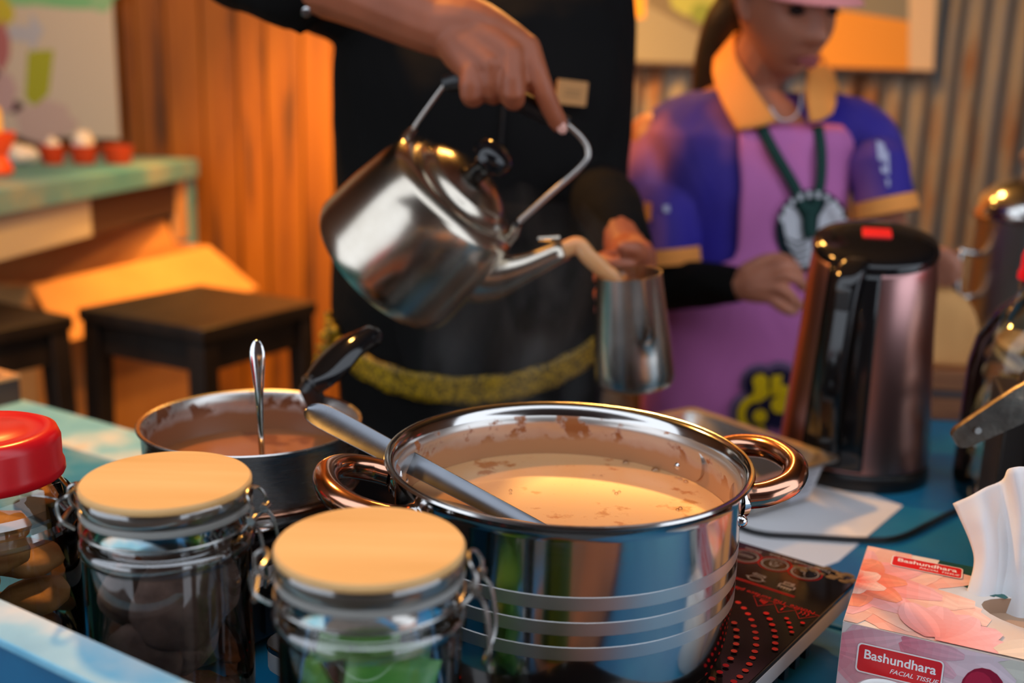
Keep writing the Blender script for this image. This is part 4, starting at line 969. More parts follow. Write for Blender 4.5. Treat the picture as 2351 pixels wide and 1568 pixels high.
# ------------------------------------------------------------------ bottle jar with red cap
bc_ = at(2372, 800, 1.16); BJ = Vector((bc_.x + 0.004, bc_.y, T + 0.0004))
t = thing('glass_bottle', 'rounded glass bottle of dried brown slices with red cap', 'bottle', BJ)
B().lathe([(0, 0.003), (0.060, 0.002), (0.069, 0.010), (0.0710, 0.03), (0.0700, 0.165), (0.064, 0.196), (0.048, 0.226), (0.031, 0.243), (0.0255, 0.252), (0.0255, 0.270)], 56).build('glass_body', 'bottle_glass', t, sharp=70)
for z in (0.255, 0.260): B().lathe([(0.0255, z - 0.0018), (0.0280, z), (0.0255, z + 0.0018)], 40).build('neck_ring', 'jar_rib', t)
B().lathe([(0.0285, 0.264), (0.0305, 0.265), (0.0305, 0.273), (0.0285, 0.276), (0.0285, 0.291), (0.026, 0.298), (0.019, 0.301), (0, 0.3015)], 48).build('cap', 'red_plastic', t, sharp=50)
rg = random.Random(11); k = 0
pos = ['lowest', 'second from below', 'third from below', 'fourth from below', 'fifth from below', 'sixth from below', 'seventh from below', 'topmost']
for L in range(8):
    for s_ in range(2):
        a = R(-120 + s_ * 170 + L * 40); r0 = 0.030 if L < 7 else 0.022
        cookie('dried brown slice in the red-cap bottle, %s pair, %s' % (pos[L], ('nearer the electric kettle', 'farther from the electric kettle')[0 if math.cos(a) < math.cos(a + (R(170) if s_ == 0 else -R(170))) else 1]), (BJ.x + r0 * math.cos(a), BJ.y + r0 * math.sin(a), T + 0.020 + L * 0.0245), (R(rg.uniform(12, 36)), R(rg.uniform(-18, 18)), R(rg.uniform(-60, 60))), 0.027 if L < 7 else 0.022, 0.012, 'dried_slice', 'dried_slice', 'dried slices in the bottle', 'dried slice')

# ------------------------------------------------------------------ wooden block, brown paper, urn
wb = atz(2150, 967, T)
t = thing('wooden_block', 'stack of brown wooden boards behind the electric kettle', 'boards', (wb.x + 0.055, wb.y + 0.035, T + 0.0004), R(-6))
for k, (h_, mt) in enumerate(((0.034, 'wood_block'), (0.012, 'panel_brown'), (0.030, 'wood_block'))):
    z = (0.0, 0.034, 0.046)[k]; B().box((0.004 * k, 0, z + h_ / 2), (0.17 - 0.004 * k, 0.075, h_ - 0.001)).build('board', mt, t, bevel=0.002)
pz = T + 0.078
P0 = at(2085, 835, 1.52); P1 = at(2225, 845, 1.50)
rows = [[at(2085, 832, 1.530), at(2130, 836, 1.522), at(2190, 842, 1.514), at(2235, 838, 1.508)],
        [at(2080, 770, 1.555), at(2130, 768, 1.538), at(2190, 770, 1.528), at(2246, 765, 1.520)],
        [at(2075, 700, 1.575), at(2130, 690, 1.552), at(2185, 688, 1.545), at(2240, 720, 1.540)],
        [at(2075, 660, 1.590), at(2125, 645, 1.565), at(2170, 655, 1.560), at(2222, 688, 1.556)]]
V, F = surf_rows(rows, 5, 5, 0.003)
tag(B().add(V, F).build('kraft_paper', 'cardboard', sharp=80, solid=0.0008), 'curved brown kraft paper standing on the wooden boards, held by a hand', 'paper')
ur = at(2345, 560, 1.86)
t = thing('stand', 'plain dark wooden stand under the steel urn', 'stand', (ur.x, ur.y, 0.0))
B().box((0, 0, T - 0.02), (0.34, 0.30, 0.04)).build('top', 'black_wood', t)
for sx in (-1, 1):
    for sy in (-1, 1): B().box((sx * 0.14, sy * 0.12, (T - 0.04) / 2), (0.04, 0.04, T - 0.04)).build('leg', 'black_wood', t)
t = thing('steel_urn', 'blurred steel urn with a shiny domed lid by the rusty wall', 'urn', (ur.x, ur.y, T + 0.0004))
B().lathe([(0, 0), (0.075, 0), (0.08, 0.01), (0.08, 0.255), (0.083, 0.26)], 48).build('body', 'steel_dull', t)
l_ = B().lathe([(0.088, 0.262), (0.090, 0.272), (0.078, 0.300), (0.055, 0.322), (0.03, 0.334), (0, 0.337)], 48).build('lid', 'steel', t, sharp=60)
B().lathe([(0, 0.330), (0.012, 0.334), (0.010, 0.350), (0.020, 0.362), (0.022, 0.375), (0.012, 0.386), (0, 0.388)], 24).build('knob', 'carton_inner', l_)
B().tube([(-0.078, -0.02, 0.20), (-0.115, -0.03, 0.205), (-0.120, -0.03, 0.20), (-0.115, -0.03, 0.13), (-0.078, -0.02, 0.125)], 0.006, 10, sub=4).build('handle', 'steel', t)

# ------------------------------------------------------------------ far left: bar table, clay cups, carton, stools
tz = 1.078
t = thing('bar_table', 'tall pale blue bar table beside the notice board', 'table')
e0, e1, e2 = atz(-260, 470, tz), atz(446, 364, tz), atz(300, 345, tz)
eu = Vector((e1.x - e0.x, e1.y - e0.y)).normalized(); en = Vector((-eu.y, eu.x))
def bp2(u, v): p = Vector((e1.x, e1.y)) - eu * u + en * v; return (p.x, min(p.y, WY - 0.03))
LT = (e1 - e0).length
B().prism([bp2(0, 0), (e2.x, min(e2.y, WY - 0.03)), bp2(0.16, 0.62), bp2(LT, 0.62), bp2(LT, 0)], tz - 0.02, tz).build('table_top', 'blue_bar', t, bevel=0.003)
B().prism([bp2(0, -0.012), bp2(0, 0.002), bp2(LT, 0.002), bp2(LT, -0.012)], tz - 0.055, tz - 0.002).build('apron_board', 'blue_bar', t, bevel=0.002)
for u, v in ((0.0, 0.0), (0.05, 0.55), (LT - 0.06, 0.0), (LT - 0.06, 0.55)):
    B().prism([bp2(u, v), bp2(u + 0.05, v), bp2(u + 0.05, v + 0.045), bp2(u, v + 0.045)], 0, tz - 0.02).build('leg', 'blue_bar', t, bevel=0.002)
B().prism([bp2(0.055, 0.006), bp2(0.12, 0.006), bp2(0.12, 0.03), bp2(0.055, 0.03)], 0.84, tz - 0.02).build('batten', 'tan_wood', t)
B().prism([bp2(0.12, 0.016), bp2(0.66, 0.016), bp2(0.66, 0.026), bp2(0.12, 0.026)], 0.925, tz - 0.02).build('dark_panel', 'panel_brown', t)
B().prism([bp2(0.66, 0.010), bp2(LT - 0.07, 0.010), bp2(LT - 0.07, 0.024), bp2(0.66, 0.024)], 0.925, tz - 0.02).build('pale_panel', 'panel_white', t)
def clay_cup(lab, px_, s_=1.0):
    q = atz(px_, 376, tz)
    o = B().lathe([(0, 0), (0.026 * s_, 0), (0.030 * s_, 0.004), (0.036 * s_, 0.046), (0.0375 * s_, 0.049), (0.034 * s_, 0.049), (0.027 * s_, 0.008), (0, 0.008)], 28).build('clay_cup', 'terracotta', sharp=50)
    o.location = (q.x, q.y, tz + 0.0004); return tag(o, lab, 'cup', 'clay cups on the bar table')
cups = [clay_cup('small red clay cup on the bar table, farthest from the wall planks', 122, 0.90), clay_cup('red clay cup in the middle of the bar table trio', 194, 1.0), clay_cup('widest red clay cup, nearest the wall planks', 272, 1.15)]
def crumple(lab, loc_, r_, s_):
    b_ = B().ball((0, 0, 0), r_, 18, 12); b_.v = [q * (1 + 0.35 * noise.noise(q * 60 + Vector((s_, 0, 0)))) for q in b_.v]
    mz = min(q.z for q in b_.v); b_.v = [q - Vector((0, 0, mz)) for q in b_.v]
    o = b_.build('crumpled_tissue', 'tissue'); o.location = loc_; tag(o, lab, 'tissue', 'used tissues on the bar table')
c0, c1 = cups[0].location, cups[1].location
crumple('crumpled white tissue in the small clay cup', (c0.x, c0.y, tz + 0.026), (0.020, 0.020, 0.022), 1)
crumple('crumpled white tissue in the middle clay cup', (c1.x, c1.y, tz + 0.026), (0.025, 0.025, 0.030), 5)
q = atz(48, 378, tz); crumple('crumpled white tissue lying on the bar table', (q.x, q.y, tz + 0.0004), (0.042, 0.034, 0.026), 9)
q = atz(-12, 402, tz)
t = thing('orange_holder', 'bright orange plastic holder at the edge of the bar table', 'holder', (q.x, q.y, tz + 0.0004))
B().lathe([(0, 0), (0.035, 0), (0.042, 0.01), (0.036, 0.03), (0.030, 0.042), (0.050, 0.085), (0.052, 0.100), (0.048, 0.100), (0.026, 0.045), (0, 0.045)], 32).build('cup', 'orange_plastic', t)
c_ = thing('candle', 'short pale yellow candle standing in the orange holder', 'candle', (q.x, q.y, tz + 0.046))
B().lathe([(0, 0), (0.024, 0), (0.024, 0.10), (0.020, 0.112), (0, 0.108)], 24).build('wax', 'candle', c_)
B().tube([(0, 0, 0.107), (0.001, 0, 0.118)], 0.0012, 6).build('wick', 'black_plastic', c_)

# cardboard carton with open flaps
KZ = 0.835
k0, k1 = atz(70, 655, KZ), atz(480, 566, KZ)
K0 = Vector((k0.x, k0.y)); kx = Vector((k1.x - k0.x, k1.y - k0.y)).normalized(); ky = Vector((-kx.y, kx.x)); KW, KD = 0.715, 0.12
t = thing('carton', 'big open cardboard carton with spread flaps behind the stool', 'carton', M=frame((K0.x, K0.y, 0), Vector((kx.x, kx.y, 0)), Vector((ky.x, ky.y, 0)), Vector((0, 0, 1))))
for c, d in (((KW / 2, 0.002, KZ / 2), (KW, 0.004, KZ)), ((KW / 2, KD - 0.002, KZ / 2), (KW, 0.004, KZ)), ((0.002, KD / 2, KZ / 2), (0.004, KD - 0.009, KZ)), ((KW - 0.002, KD / 2, KZ / 2), (0.004, KD - 0.009, KZ)), ((KW / 2, KD / 2, 0.003), (KW - 0.009, KD - 0.009, 0.004))):
    B().box(c, d).build('wall_panel', 'cardboard', t)
def flap(P):
    b_ = B(); b_.add(P, [(0, 1, 2, 3)]); b_.build('flap', 'cardboard', t, solid=0.004, flat=True)
flap([(0, -0.002, KZ), (KW, -0.002, KZ), (KW + 0.01, -0.155, KZ - 0.115), (-0.05, -0.125, KZ - 0.115)])
flap([(0, KD, KZ), (KW, KD, KZ), (KW - 0.02, KD + 0.012, KZ + 0.072), (-0.10, KD + 0.012, KZ + 0.072)])
flap([(KW + 0.002, 0.0, KZ), (KW + 0.002, KD, KZ), (KW + 0.06, KD - 0.01, KZ - 0.03), (KW + 0.06, 0.01, KZ - 0.04)])
flap([(-0.002, 0.0, KZ), (-0.002, KD, KZ), (-0.13, KD - 0.02, KZ + 0.02), (-0.12, 0.02, KZ + 0.02)])

def stool(lab, c, rot, top):
    t = thing('bar_stool', lab, 'stool', (c[0], c[1], 0), rot, 'black bar stools'); s_ = 0.175
    B().box((0, 0, top - 0.014), (2 * s_, 2 * s_, 0.028)).build('seat', 'black_wood', t, bevel=0.004)
    for sx in (-1, 1):
        for sy in (-1, 1):
            b_ = B(); f = 1.10
            b_.loft([[Vector((sx * (s_ - 0.027) * k + a * 0.021, sy * (s_ - 0.027) * k + e * 0.021, z)) for a, e in ((-1, -1), (1, -1), (1, 1), (-1, 1))] for z, k in ((0, f), (top - 0.028, 1.0))]).build('leg', 'black_wood', t, bevel=0.002)
        B().box((sx * (s_ - 0.026), 0, top - 0.062), (0.018, 2 * s_ - 0.09, 0.066)).build('apron', 'black_wood', t)
        B().box((0, sx * (s_ - 0.026), top - 0.062), (2 * s_ - 0.09, 0.018, 0.066)).build('apron', 'black_wood', t)
        B().box((sx * (s_ - 0.016), 0, 0.30), (0.016, 2 * s_ - 0.07, 0.025)).build('stretcher', 'black_wood', t)
    return t
SZ = 0.84
sc_ = (atz(250, 710, SZ) + atz(665, 675, SZ) + atz(455, 645, SZ) + atz(455, 790, SZ)) / 4
print('stool', sc_, (atz(665, 675, SZ) - atz(455, 790, SZ)))
stool('black wooden bar stool standing before the open carton', (sc_.x, sc_.y), R(62), SZ)
s2 = atz(-90, 720, SZ)
stool('black wooden bar stool partly out of the picture edge', (s2.x - 0.02, s2.y - 0.05), R(60), SZ)

# ------------------------------------------------------------------ posters
def board(name, lab, x0, x1, z0, z1, th=0.008, col=(0.6, 0.6, 0.58)):
    t = thing(name, lab, 'poster', ((x0 + x1) / 2, WY - 0.030, z0))
    simple(name + '_base', col, 0.7)
    B().box((0, 0, (z1 - z0) / 2), (x1 - x0, th, z1 - z0)).build('board', name + '_base', t)
    for sx in (-1, 1): B().box((sx * (x1 - x0) * 0.42, 0.014, (z1 - z0) * 0.5), (0.03, 0.020, (z1 - z0) * 0.9)).build('spacer', 'panel_brown', t)
    pr = Print(lambda u, v, l: (u - (x0 + x1) / 2, -th / 2 - l, v - z0), 0.0002, 0.0004)
    return t, pr
def wp(px_, py_): p = at(px_, py_, WY - 0.01); return (p.x, p.z)
x1 = wp(272, 150)[0]; zb = wp(270, 318)[1]
t, pr = board('notice_board', 'pale grey notice board with colourful notes on the wooden wall', -1.95, x1, zb, 2.05, col=rgb(200, 200, 196))
def blobp(px_, py_, rx, ry, col, n=16, jit=0.15):
    P = []
    for i in range(n):
        a = 2 * PI * i / n; f = 1 + random.uniform(-jit, jit); P.append(wp(px_ + rx * f * math.cos(a), py_ + ry * f * math.sin(a)))
    pr.poly(P[::-1], col)
blobp(170, -20, 130, 40, rgb(120, 196, 150)); blobp(70, -10, 60, 26, rgb(130, 200, 150)); blobp(240, 5, 26, 24, rgb(140, 200, 160)); blobp(10, 30, 30, 34, rgb(190, 190, 50))
pr.poly([wp(*q) for q in ((72, 118), (66, 225), (88, 245), (120, 215), (132, 115))], rgb(160, 176, 30))
pr.poly([wp(*q) for q in ((30, 60), (28, 90), (80, 100), (80, 125), (110, 70), (80, 30), (78, 60))], rgb(176, 190, 216))
blobp(12, 110, 18, 60, rgb(170, 110, 120)); blobp(-10, 190, 30, 30, rgb(50, 36, 50)); blobp(46, 246, 18, 16, rgb(70, 50, 60)); blobp(110, 280, 70, 46, rgb(190, 178, 184)); blobp(20, 210, 26, 50, rgb(186, 168, 182))
pr.build('notes', t)
x0, x1 = wp(1330, 60)[0], wp(2142, 80)[0]; zb = wp(1800, 152)[1]
t, pr = board('wall_picture', 'large landscape picture hung on the rusty wall behind the woman', x0, x1, zb, 2.1, col=rgb(150, 146, 126))
pr.poly([wp(*q) for q in ((2080, 160), (2136, 164), (2150, -300), (2080, -300))], rgb(244, 214, 170))
pr.poly([wp(*q) for q in ((1700, 148), (2080, 160), (2080, 50), (1900, 20), (1700, 20))], rgb(250, 168, 48))
pr.poly([wp(*q) for q in ((1400, 48), (1478, 42), (1478, -200), (1390, -200))], rgb(252, 176, 50))
pr.poly([wp(*q) for q in ((1480, 10), (1700, 130), (1700, 70), (1500, -40))], rgb(120, 112, 90))
blobp(1590, 5, 60, 36, rgb(170, 180, 90)); blobp(1610, 30, 26, 24, rgb(130, 150, 60))
pr.build('picture_print', t)
B().box(((x0 + x1) / 2 - (x0 + x1) / 2, -0.006, -0.006), (x1 - x0, 0.02, 0.012)).build('lower_frame', 'panel_brown', t)
q0, q1 = at(1440, 240, WY - 0.03), at(1447, 520, WY - 0.03)
tag(B().tube([q0, (q0 + q1) / 2 + Vector((0.004, 0, 0)), q1], 0.009, 10, sub=4).build('white_pipe', 'white_label'), 'thin white pipe fixed upright on the wall behind the man', 'pipe')
# ------------------------------------------------------------------ steel kettle being poured
KY = 1.13
kz = Vector((0.688 * 0.966, -0.26, 0.726 * 0.966)).normalized(); kx_ = Vector((0.726, 0.0, -0.688)); kx_ = (kx_ - kz * kx_.dot(kz)).normalized(); ky_ = kz.cross(kx_)
ko = at(889, 604, 1.165)
KM = frame(ko, kx_, ky_, kz); KI = KM.inverted()
kt = thing('steel_kettle', 'dented steel kettle with black knob, tilted and pouring tea', 'kettle', M=KM)
kt['state'] = 'pouring'
B().lathe([(0, -0.004), (0.084, -0.005), (0.0925, -0.002), (0.0955, 0.005), (0.0950, 0.018), (0.0930, 0.052), (0.0880, 0.095), (0.0835, 0.116), (0.0800, 0.121), (0.066, 0.1275), (0.060, 0.1285)], 72).build('body', 'steel_kettle', kt, sharp=45)
lid = B().lathe([(0.064, 0.1275), (0.0645, 0.1300), (0.060, 0.1315), (0.054, 0.1360), (0.051, 0.1405), (0.046, 0.1420), (0.036, 0.1475), (0.022, 0.1515), (0, 0.1525)], 56).build('lid', 'steel_kettle', kt, sharp=45)
B().lathe([(0, 0.152), (0.011, 0.152), (0.0105, 0.160), (0.015, 0.166), (0.0215, 0.170), (0.0225, 0.178), (0.0200, 0.186), (0.011, 0.190), (0, 0.1905)], 28).build('knob', 'black_gloss', lid, sharp=50)
# spout
tip = KI @ at(1298, 572, 1.135)
sp_pts = [Vector((0.062, 0, 0.060)), Vector((0.090, 0, 0.078)), Vector((0.108, 0, 0.110)), tip]
path = smooth_path(sp_pts, 6); rad = smooth_path([Vector((0.038, 0.034, 0)), Vector((0.029, 0.026, 0)), Vector((0.0165, 0.0155, 0)), Vector((0.0110, 0.0110, 0))], 6)
rings = []
for i, p in enumerate(path):
    tg = (path[min(i + 1, len(path) - 1)] - path[max(i - 1, 0)]).normalized(); s_ = Vector((0, 1, 0)); n_ = tg.cross(s_).normalized()
    rings.append([p + s_ * (rad[i].y * math.cos(a)) + n_ * (rad[i].x * math.sin(a)) for a in [2 * PI * q / 24 for q in range(24)]])
spo = B().loft(rings, cap=False).build('spout', 'steel_kettle', kt, sharp=60, solid=0.0012)
tg = (path[-1] - path[-3]).normalized()
B().tube([path[-1] + Vector((0.010 * math.cos(a), 0.0105 * math.sin(a), 0)) for a in [2 * PI * q / 20 for q in range(20)]], 0.0009, 6, closed=True)
hb0 = KI @ at(1235, 548, 1.125); hb1 = KI @ at(1285, 546, 1.125)
B().tube([hb0, hb1], [0.0022, 0.0030], 8).build('spout_cap', 'steel_kettle', spo)
# bail handle and grip
def kp(px_, py_, Y): return KI @ at(px_, py_, Y)
pvL, pvR = kp(947, 300, 1.15), kp(1188, 512, 1.13)
g = [kp(1022, 193, 1.142), kp(1060, 186, 1.137), kp(1120, 201, 1.134), kp(1200, 236, 1.132), kp(1262, 266, 1.132), kp(1302, 286, 1.134)]
B().tube([pvL, kp(960, 278, 1.148), kp(1000, 222, 1.144), g[0]], 0.0024, 10, sub=4).build('bail_wire', 'steel_dull', kt)
B().tube([g[-1], kp(1334, 316, 1.134), kp(1350, 346, 1.133), kp(1338, 378, 1.132), kp(1260, 448, 1.131), pvR], 0.0034, 10, sub=5).build('bail_wire', 'steel_dull', kt)
B().tube(g, [0.0085, 0.0105, 0.0112, 0.0112, 0.0105, 0.0085], 16, sub=4).build('grip', 'black_plastic', kt)
for p, s_ in ((pvL, -1), (pvR, 1)):
    lug = Vector((s_ * 0.0795, 0, 0.121))
    B().tube([lug - Vector((s_ * 0.004, 0, 0.006)), lug + (p - lug) * 0.5, p], [0.0065, 0.006, 0.005], 10).build('lug', 'steel_kettle', kt)
    B().tube([p - Vector((0, 0.006, 0)), p + Vector((0, 0.006, 0))], 0.0042, 10).build('rivet', 'chrome', kt)

# ------------------------------------------------------------------ pitcher and stream
pb = at(1458, 880, 1.125); px_top = at(1442, 622, 1.125)
pz_ = (px_top - pb).normalized(); pz_ = (pz_ + Vector((0, -0.06, 0))).normalized(); pxx = Vector((1, 0, 0)); pxx = (pxx - pz_ * pxx.dot(pz_)).normalized(); pyy = pz_.cross(pxx)
PM = frame(pb, pxx, pyy, pz_); PI_ = PM.inverted()
pt = thing('milk_pitcher', 'steel milk pitcher held up to catch the pouring tea', 'pitcher', M=PM)
ph = 0.126
def pring(r_, z, lip=0.0, groove=0.0):
    P = []
    for q in range(64):
        a = 2 * PI * q / 64; d = math.atan2(math.sin(a - R(-74)), math.cos(a - R(-74))); g_ = math.exp(-(d / 0.17) ** 2)
        rr = r_ + lip * math.exp(-(d / 0.30) ** 2) + groove * g_
        P.append(Vector((rr * math.cos(a), rr * math.sin(a), z + lip * 0.5 * math.exp(-(d / 0.4) ** 2))))
    return P
prof = [(0.0005, 0.0, 0, 0), (0.038, 0.0, 0, 0), (0.0425, 0.002, 0, 0), (0.0440, 0.007, 0, 0), (0.0440, 0.02, 0, 0), (0.0428, 0.040, 0, 0), (0.0416, 0.055, 0, 0.0), (0.0412, 0.059, 0, 0.0035), (0.0406, 0.064, 0, 0.0075), (0.0392, 0.080, 0, 0.0088), (0.0375, 0.100, 0, 0.0088), (0.0362, 0.115, 0.001, 0.0075), (0.0356, ph, 0.004, 0.004)]
inner = [(r_ - 0.0010, z, l, g_) for r_, z, l, g_ in prof[::-1]]; inner[-1] = (0.0005, 0.0015, 0, 0); inner[-2] = (0.037, 0.0015, 0, 0)
B().loft([pring(r_, z, l, g_) for r_, z, l, g_ in prof + inner]).build('body', 'steel_pitcher', pt, sharp=50)
hp = [(-0.004, 0.034, 0.114), (-0.006, 0.056, 0.119), (-0.008, 0.072, 0.104), (-0.008, 0.071, 0.072), (-0.006, 0.058, 0.047), (-0.004, 0.042, 0.036)]
B().tube([Vector(p) for p in hp], 0.0048, 10, sub=4).build('handle', 'steel', pt)
tip_w = KM @ tip; tgw = (KM.to_3x3() @ tg).normalized()
e_ = at(1412, 650, 1.125)
s_path = smooth_path([tip_w - tgw * 0.006, tip_w + tgw * 0.012 + Vector((0.003, 0, -0.001)), at(1352, 590, 1.13), at(1388, 622, 1.128), e_, e_ + Vector((0.004, 0, -0.035))], 6)
sw = thing('tea_stream', 'stream of milky tea arcing from kettle spout into the pitcher', 'tea')
rg = random.Random(2); rings = []
for i, p in enumerate(s_path):
    t_ = i / (len(s_path) - 1); tg_ = (s_path[min(i + 1, len(s_path) - 1)] - s_path[max(i - 1, 0)]).normalized(); s_ = tg_.cross(Vector((0, 1, 0))).normalized(); n_ = tg_.cross(s_)
    a_, b2 = 0.0098 - 0.0006 * t_, 0.0085 - 0.002 * t_
    rings.append([p + s_ * (a_ * math.cos(q) * (1 + 0.10 * noise.noise(Vector((t_ * 9, math.cos(q) * 2, 0))))) + n_ * (b2 * math.sin(q)) for q in [2 * PI * k / 16 for k in range(16)]])
B().loft(rings).build('flow', 'tea_stream', sw, sharp=80)
tp = thing('pitcher_tea', 'milky tea filling the steel pitcher', 'tea', M=PM)
B().lathe([(0, 0.003), (0.036, 0.003), (0.0400, 0.03), (0.0375, 0.078), (0, 0.078)], 40).build('surface', 'milk_tea', tp)

# ------------------------------------------------------------------ people
def head_mesh(M, seed=0, s_=1.0, jaw=1.0):
    # face looks along -Y in its own frame; M places it
    b_ = B(); nu, nv = 64, 56; V = []
    def g(x_, z_, cx, cz, sx, sz): return math.exp(-((x_ - cx) / sx) ** 2 - ((z_ - cz) / sz) ** 2)
    for i in range(nv + 1):
        th = PI * i / nv
        for j in range(nu):
            a = 2 * PI * j / nu
            x_, y_, z_ = math.sin(th) * math.cos(a), math.sin(th) * math.sin(a), math.cos(th)
            X, Y, Z = x_ * 0.072, y_ * 0.090, z_ * 0.112
            if Z < 0.0:
                k = -Z / 0.112; X *= 1 - 0.30 * k ** 2 * jaw; Y = Y * (1 - 0.22 * k ** 2) - 0.020 * k ** 1.5 * (1 if y_ < 0 else 0.4)
            if y_ < 0:
                f = -y_
                d = 0.0
                d += 0.027 * g(X, Z, 0, -0.026, 0.0115, 0.014) + 0.015 * g(X, Z, 0, -0.004, 0.0085, 0.022) + 0.006 * g(abs(X), Z, 0.011, -0.031, 0.008, 0.008)
                d -= 0.012 * g(abs(X), Z, 0.031, 0.010, 0.017, 0.011); d += 0.005 * g(abs(X), Z, 0.030, 0.030, 0.024, 0.008)
                d += 0.006 * g(abs(X), Z, 0.036, -0.028, 0.022, 0.020)
                d += 0.0055 * g(X, Z, 0, -0.058, 0.019, 0.006) + 0.0055 * g(X, Z, 0, -0.069, 0.016, 0.006) - 0.004 * g(X, Z, 0, -0.0635, 0.020, 0.0022)
                d += 0.007 * g(X, Z, 0, -0.096, 0.018, 0.014) - 0.004 * g(X, Z, 0, -0.080, 0.02, 0.006)
                Y -= d * min(1, f * 1.6)
            V.append(M @ Vector((X * s_, Y * s_, Z * s_)))
    F = [(i * nu + j, (i + 1) * nu + j, (i + 1) * nu + (j + 1) % nu, i * nu + (j + 1) % nu) for i in range(nv) for j in range(nu)]
    b_.add(V, F)
    for sd in (-1, 1):
        b_.limb([M @ Vector((sd * 0.071, 0.006, 0.020)), M @ Vector((sd * 0.078, 0.012, 0.012)), M @ Vector((sd * 0.076, 0.006, -0.010)), M @ Vector((sd * 0.070, 0.0, -0.022))], [0.009, 0.011, 0.009, 0.007], n=10)
    return b_
def face_parts(M, parent, s_=1.0, look_down=True):
    for sd in (-1, 1):
        c = Vector((sd * 0.031, -0.0725, 0.008)) * s_
        e = B().ball(c, (0.0125, 0.0105, 0.0085), 16, 10).xf(M).build('eye', 'eye_white' if not look_down else 'eye_dark', parent)
        B().tube([M @ (Vector((sd * (0.031 + u), -0.0835 + abs(u) * 0.25, 0.0085 - 18 * u * u * 0.9)) * s_) for u in (-0.015, -0.008, 0, 0.008, 0.016)], [0.0006, 0.0014, 0.0018, 0.0014, 0.0007], 6, sub=3).build('eyelashes', 'eye_dark', e)
        B().tube([M @ (Vector((sd * u, -0.0905 + (u - 0.02) * 0.45, 0.028 + 0.004 * math.sin((u - 0.012) * 80))) * s_) for u in (0.014, 0.024, 0.034, 0.046)], [0.0012, 0.0026, 0.0024, 0.0010], 6, sub=3).build('eyebrow', 'eye_dark', parent)
    up_ = B().limb([M @ (Vector((-0.019, -0.089, -0.0645)) * s_), M @ (Vector((-0.006, -0.0985, -0.0605)) * s_), M @ (Vector((0.006, -0.0985, -0.0605)) * s_), M @ (Vector((0.019, -0.089, -0.0645)) * s_)], [0.0022, 0.0046, 0.0046, 0.0022], n=10)
    up_.limb([M @ (Vector((-0.016, -0.090, -0.0675)) * s_), M @ (Vector((0, -0.0985, -0.0700)) * s_), M @ (Vector((0.016, -0.090, -0.0675)) * s_)], [0.0024, 0.0054, 0.0024], n=10)
    up_.build('lips', 'lips', parent)
simple('eye_white', (0.7, 0.68, 0.65), 0.3)

class Torso:
    def __init__(s, rows): s.rows = rows          # (z, cx, cy, rx, ry)
    def at(s, z):
        r_ = s.rows
        if z <= r_[0][0]: return r_[0][1:]
        for a, c in zip(r_, r_[1:]):
            if z <= c[0]:
                t_ = (z - a[0]) / (c[0] - a[0]); t_ = t_ * t_ * (3 - 2 * t_); return tuple(a[k] + (c[k] - a[k]) * t_ for k in range(1, 5))
        return r_[-1][1:]
    def pt(s, ang, z, off=0.0):                    # ang 0 = front (-Y), + towards +X
        cx, cy, rx, ry = s.at(z); p = 2.4; ca, sa = math.cos(ang), math.sin(ang)
        return Vector((cx + (rx + off) * math.copysign(abs(sa) ** (2 / p), sa), cy - (ry + off) * math.copysign(abs(ca) ** (2 / p), ca), z))
    def solid(s, off=0.0, n=40, m=26, z0=None, z1=None):
        z0 = s.rows[0][0] if z0 is None else z0; z1 = s.rows[-1][0] if z1 is None else z1
        return B().loft([[s.pt(2 * PI * j / n, z0 + (z1 - z0) * i / m, off) for j in range(n)] for i in range(m + 1)])
    def shell(s, z0, z1, a0, a1, off, n=24, m=20):   # a0, a1: functions of z or numbers
        f0 = a0 if callable(a0) else (lambda z: a0); f1 = a1 if callable(a1) else (lambda z: a1); V = []
        for i in range(m + 1):
            z = z0 + (z1 - z0) * i / m
            for j in range(n + 1): V.append(s.pt(f0(z) + (f1(z) - f0(z)) * j / n, z, off))
        return B().add(V, [(i * (n + 1) + j, i * (n + 1) + j + 1, (i + 1) * (n + 1) + j + 1, (i + 1) * (n + 1) + j) for i in range(m) for j in range(n)])
    def front_at(s, px_, py_, off=0.0):             # the point of the front surface seen at that place: by x and z
        Y = s.rows[0][2] - 0.1
        for _ in range(4):
            p = at(px_, py_, Y); cx, cy, rx, ry = s.at(p.z); u = max(-0.98, min(0.98, (p.x - cx) / (rx + off))); Y = cy - (ry + off) * (1 - abs(u) ** 2.4) ** (1 / 2.4)
        return at(px_, py_, Y)
def wrinkle(o, amp=0.006, scale=9.0):
    tx = bpy.data.textures.new('folds', 'CLOUDS'); tx.noise_scale = 1.0 / scale; tx.noise_depth = 2
    q = o.modifiers.new('folds', 'DISPLACE'); q.texture = tx; q.strength = amp; q.mid_level = 0.5; q.texture_coords = 'GLOBAL'

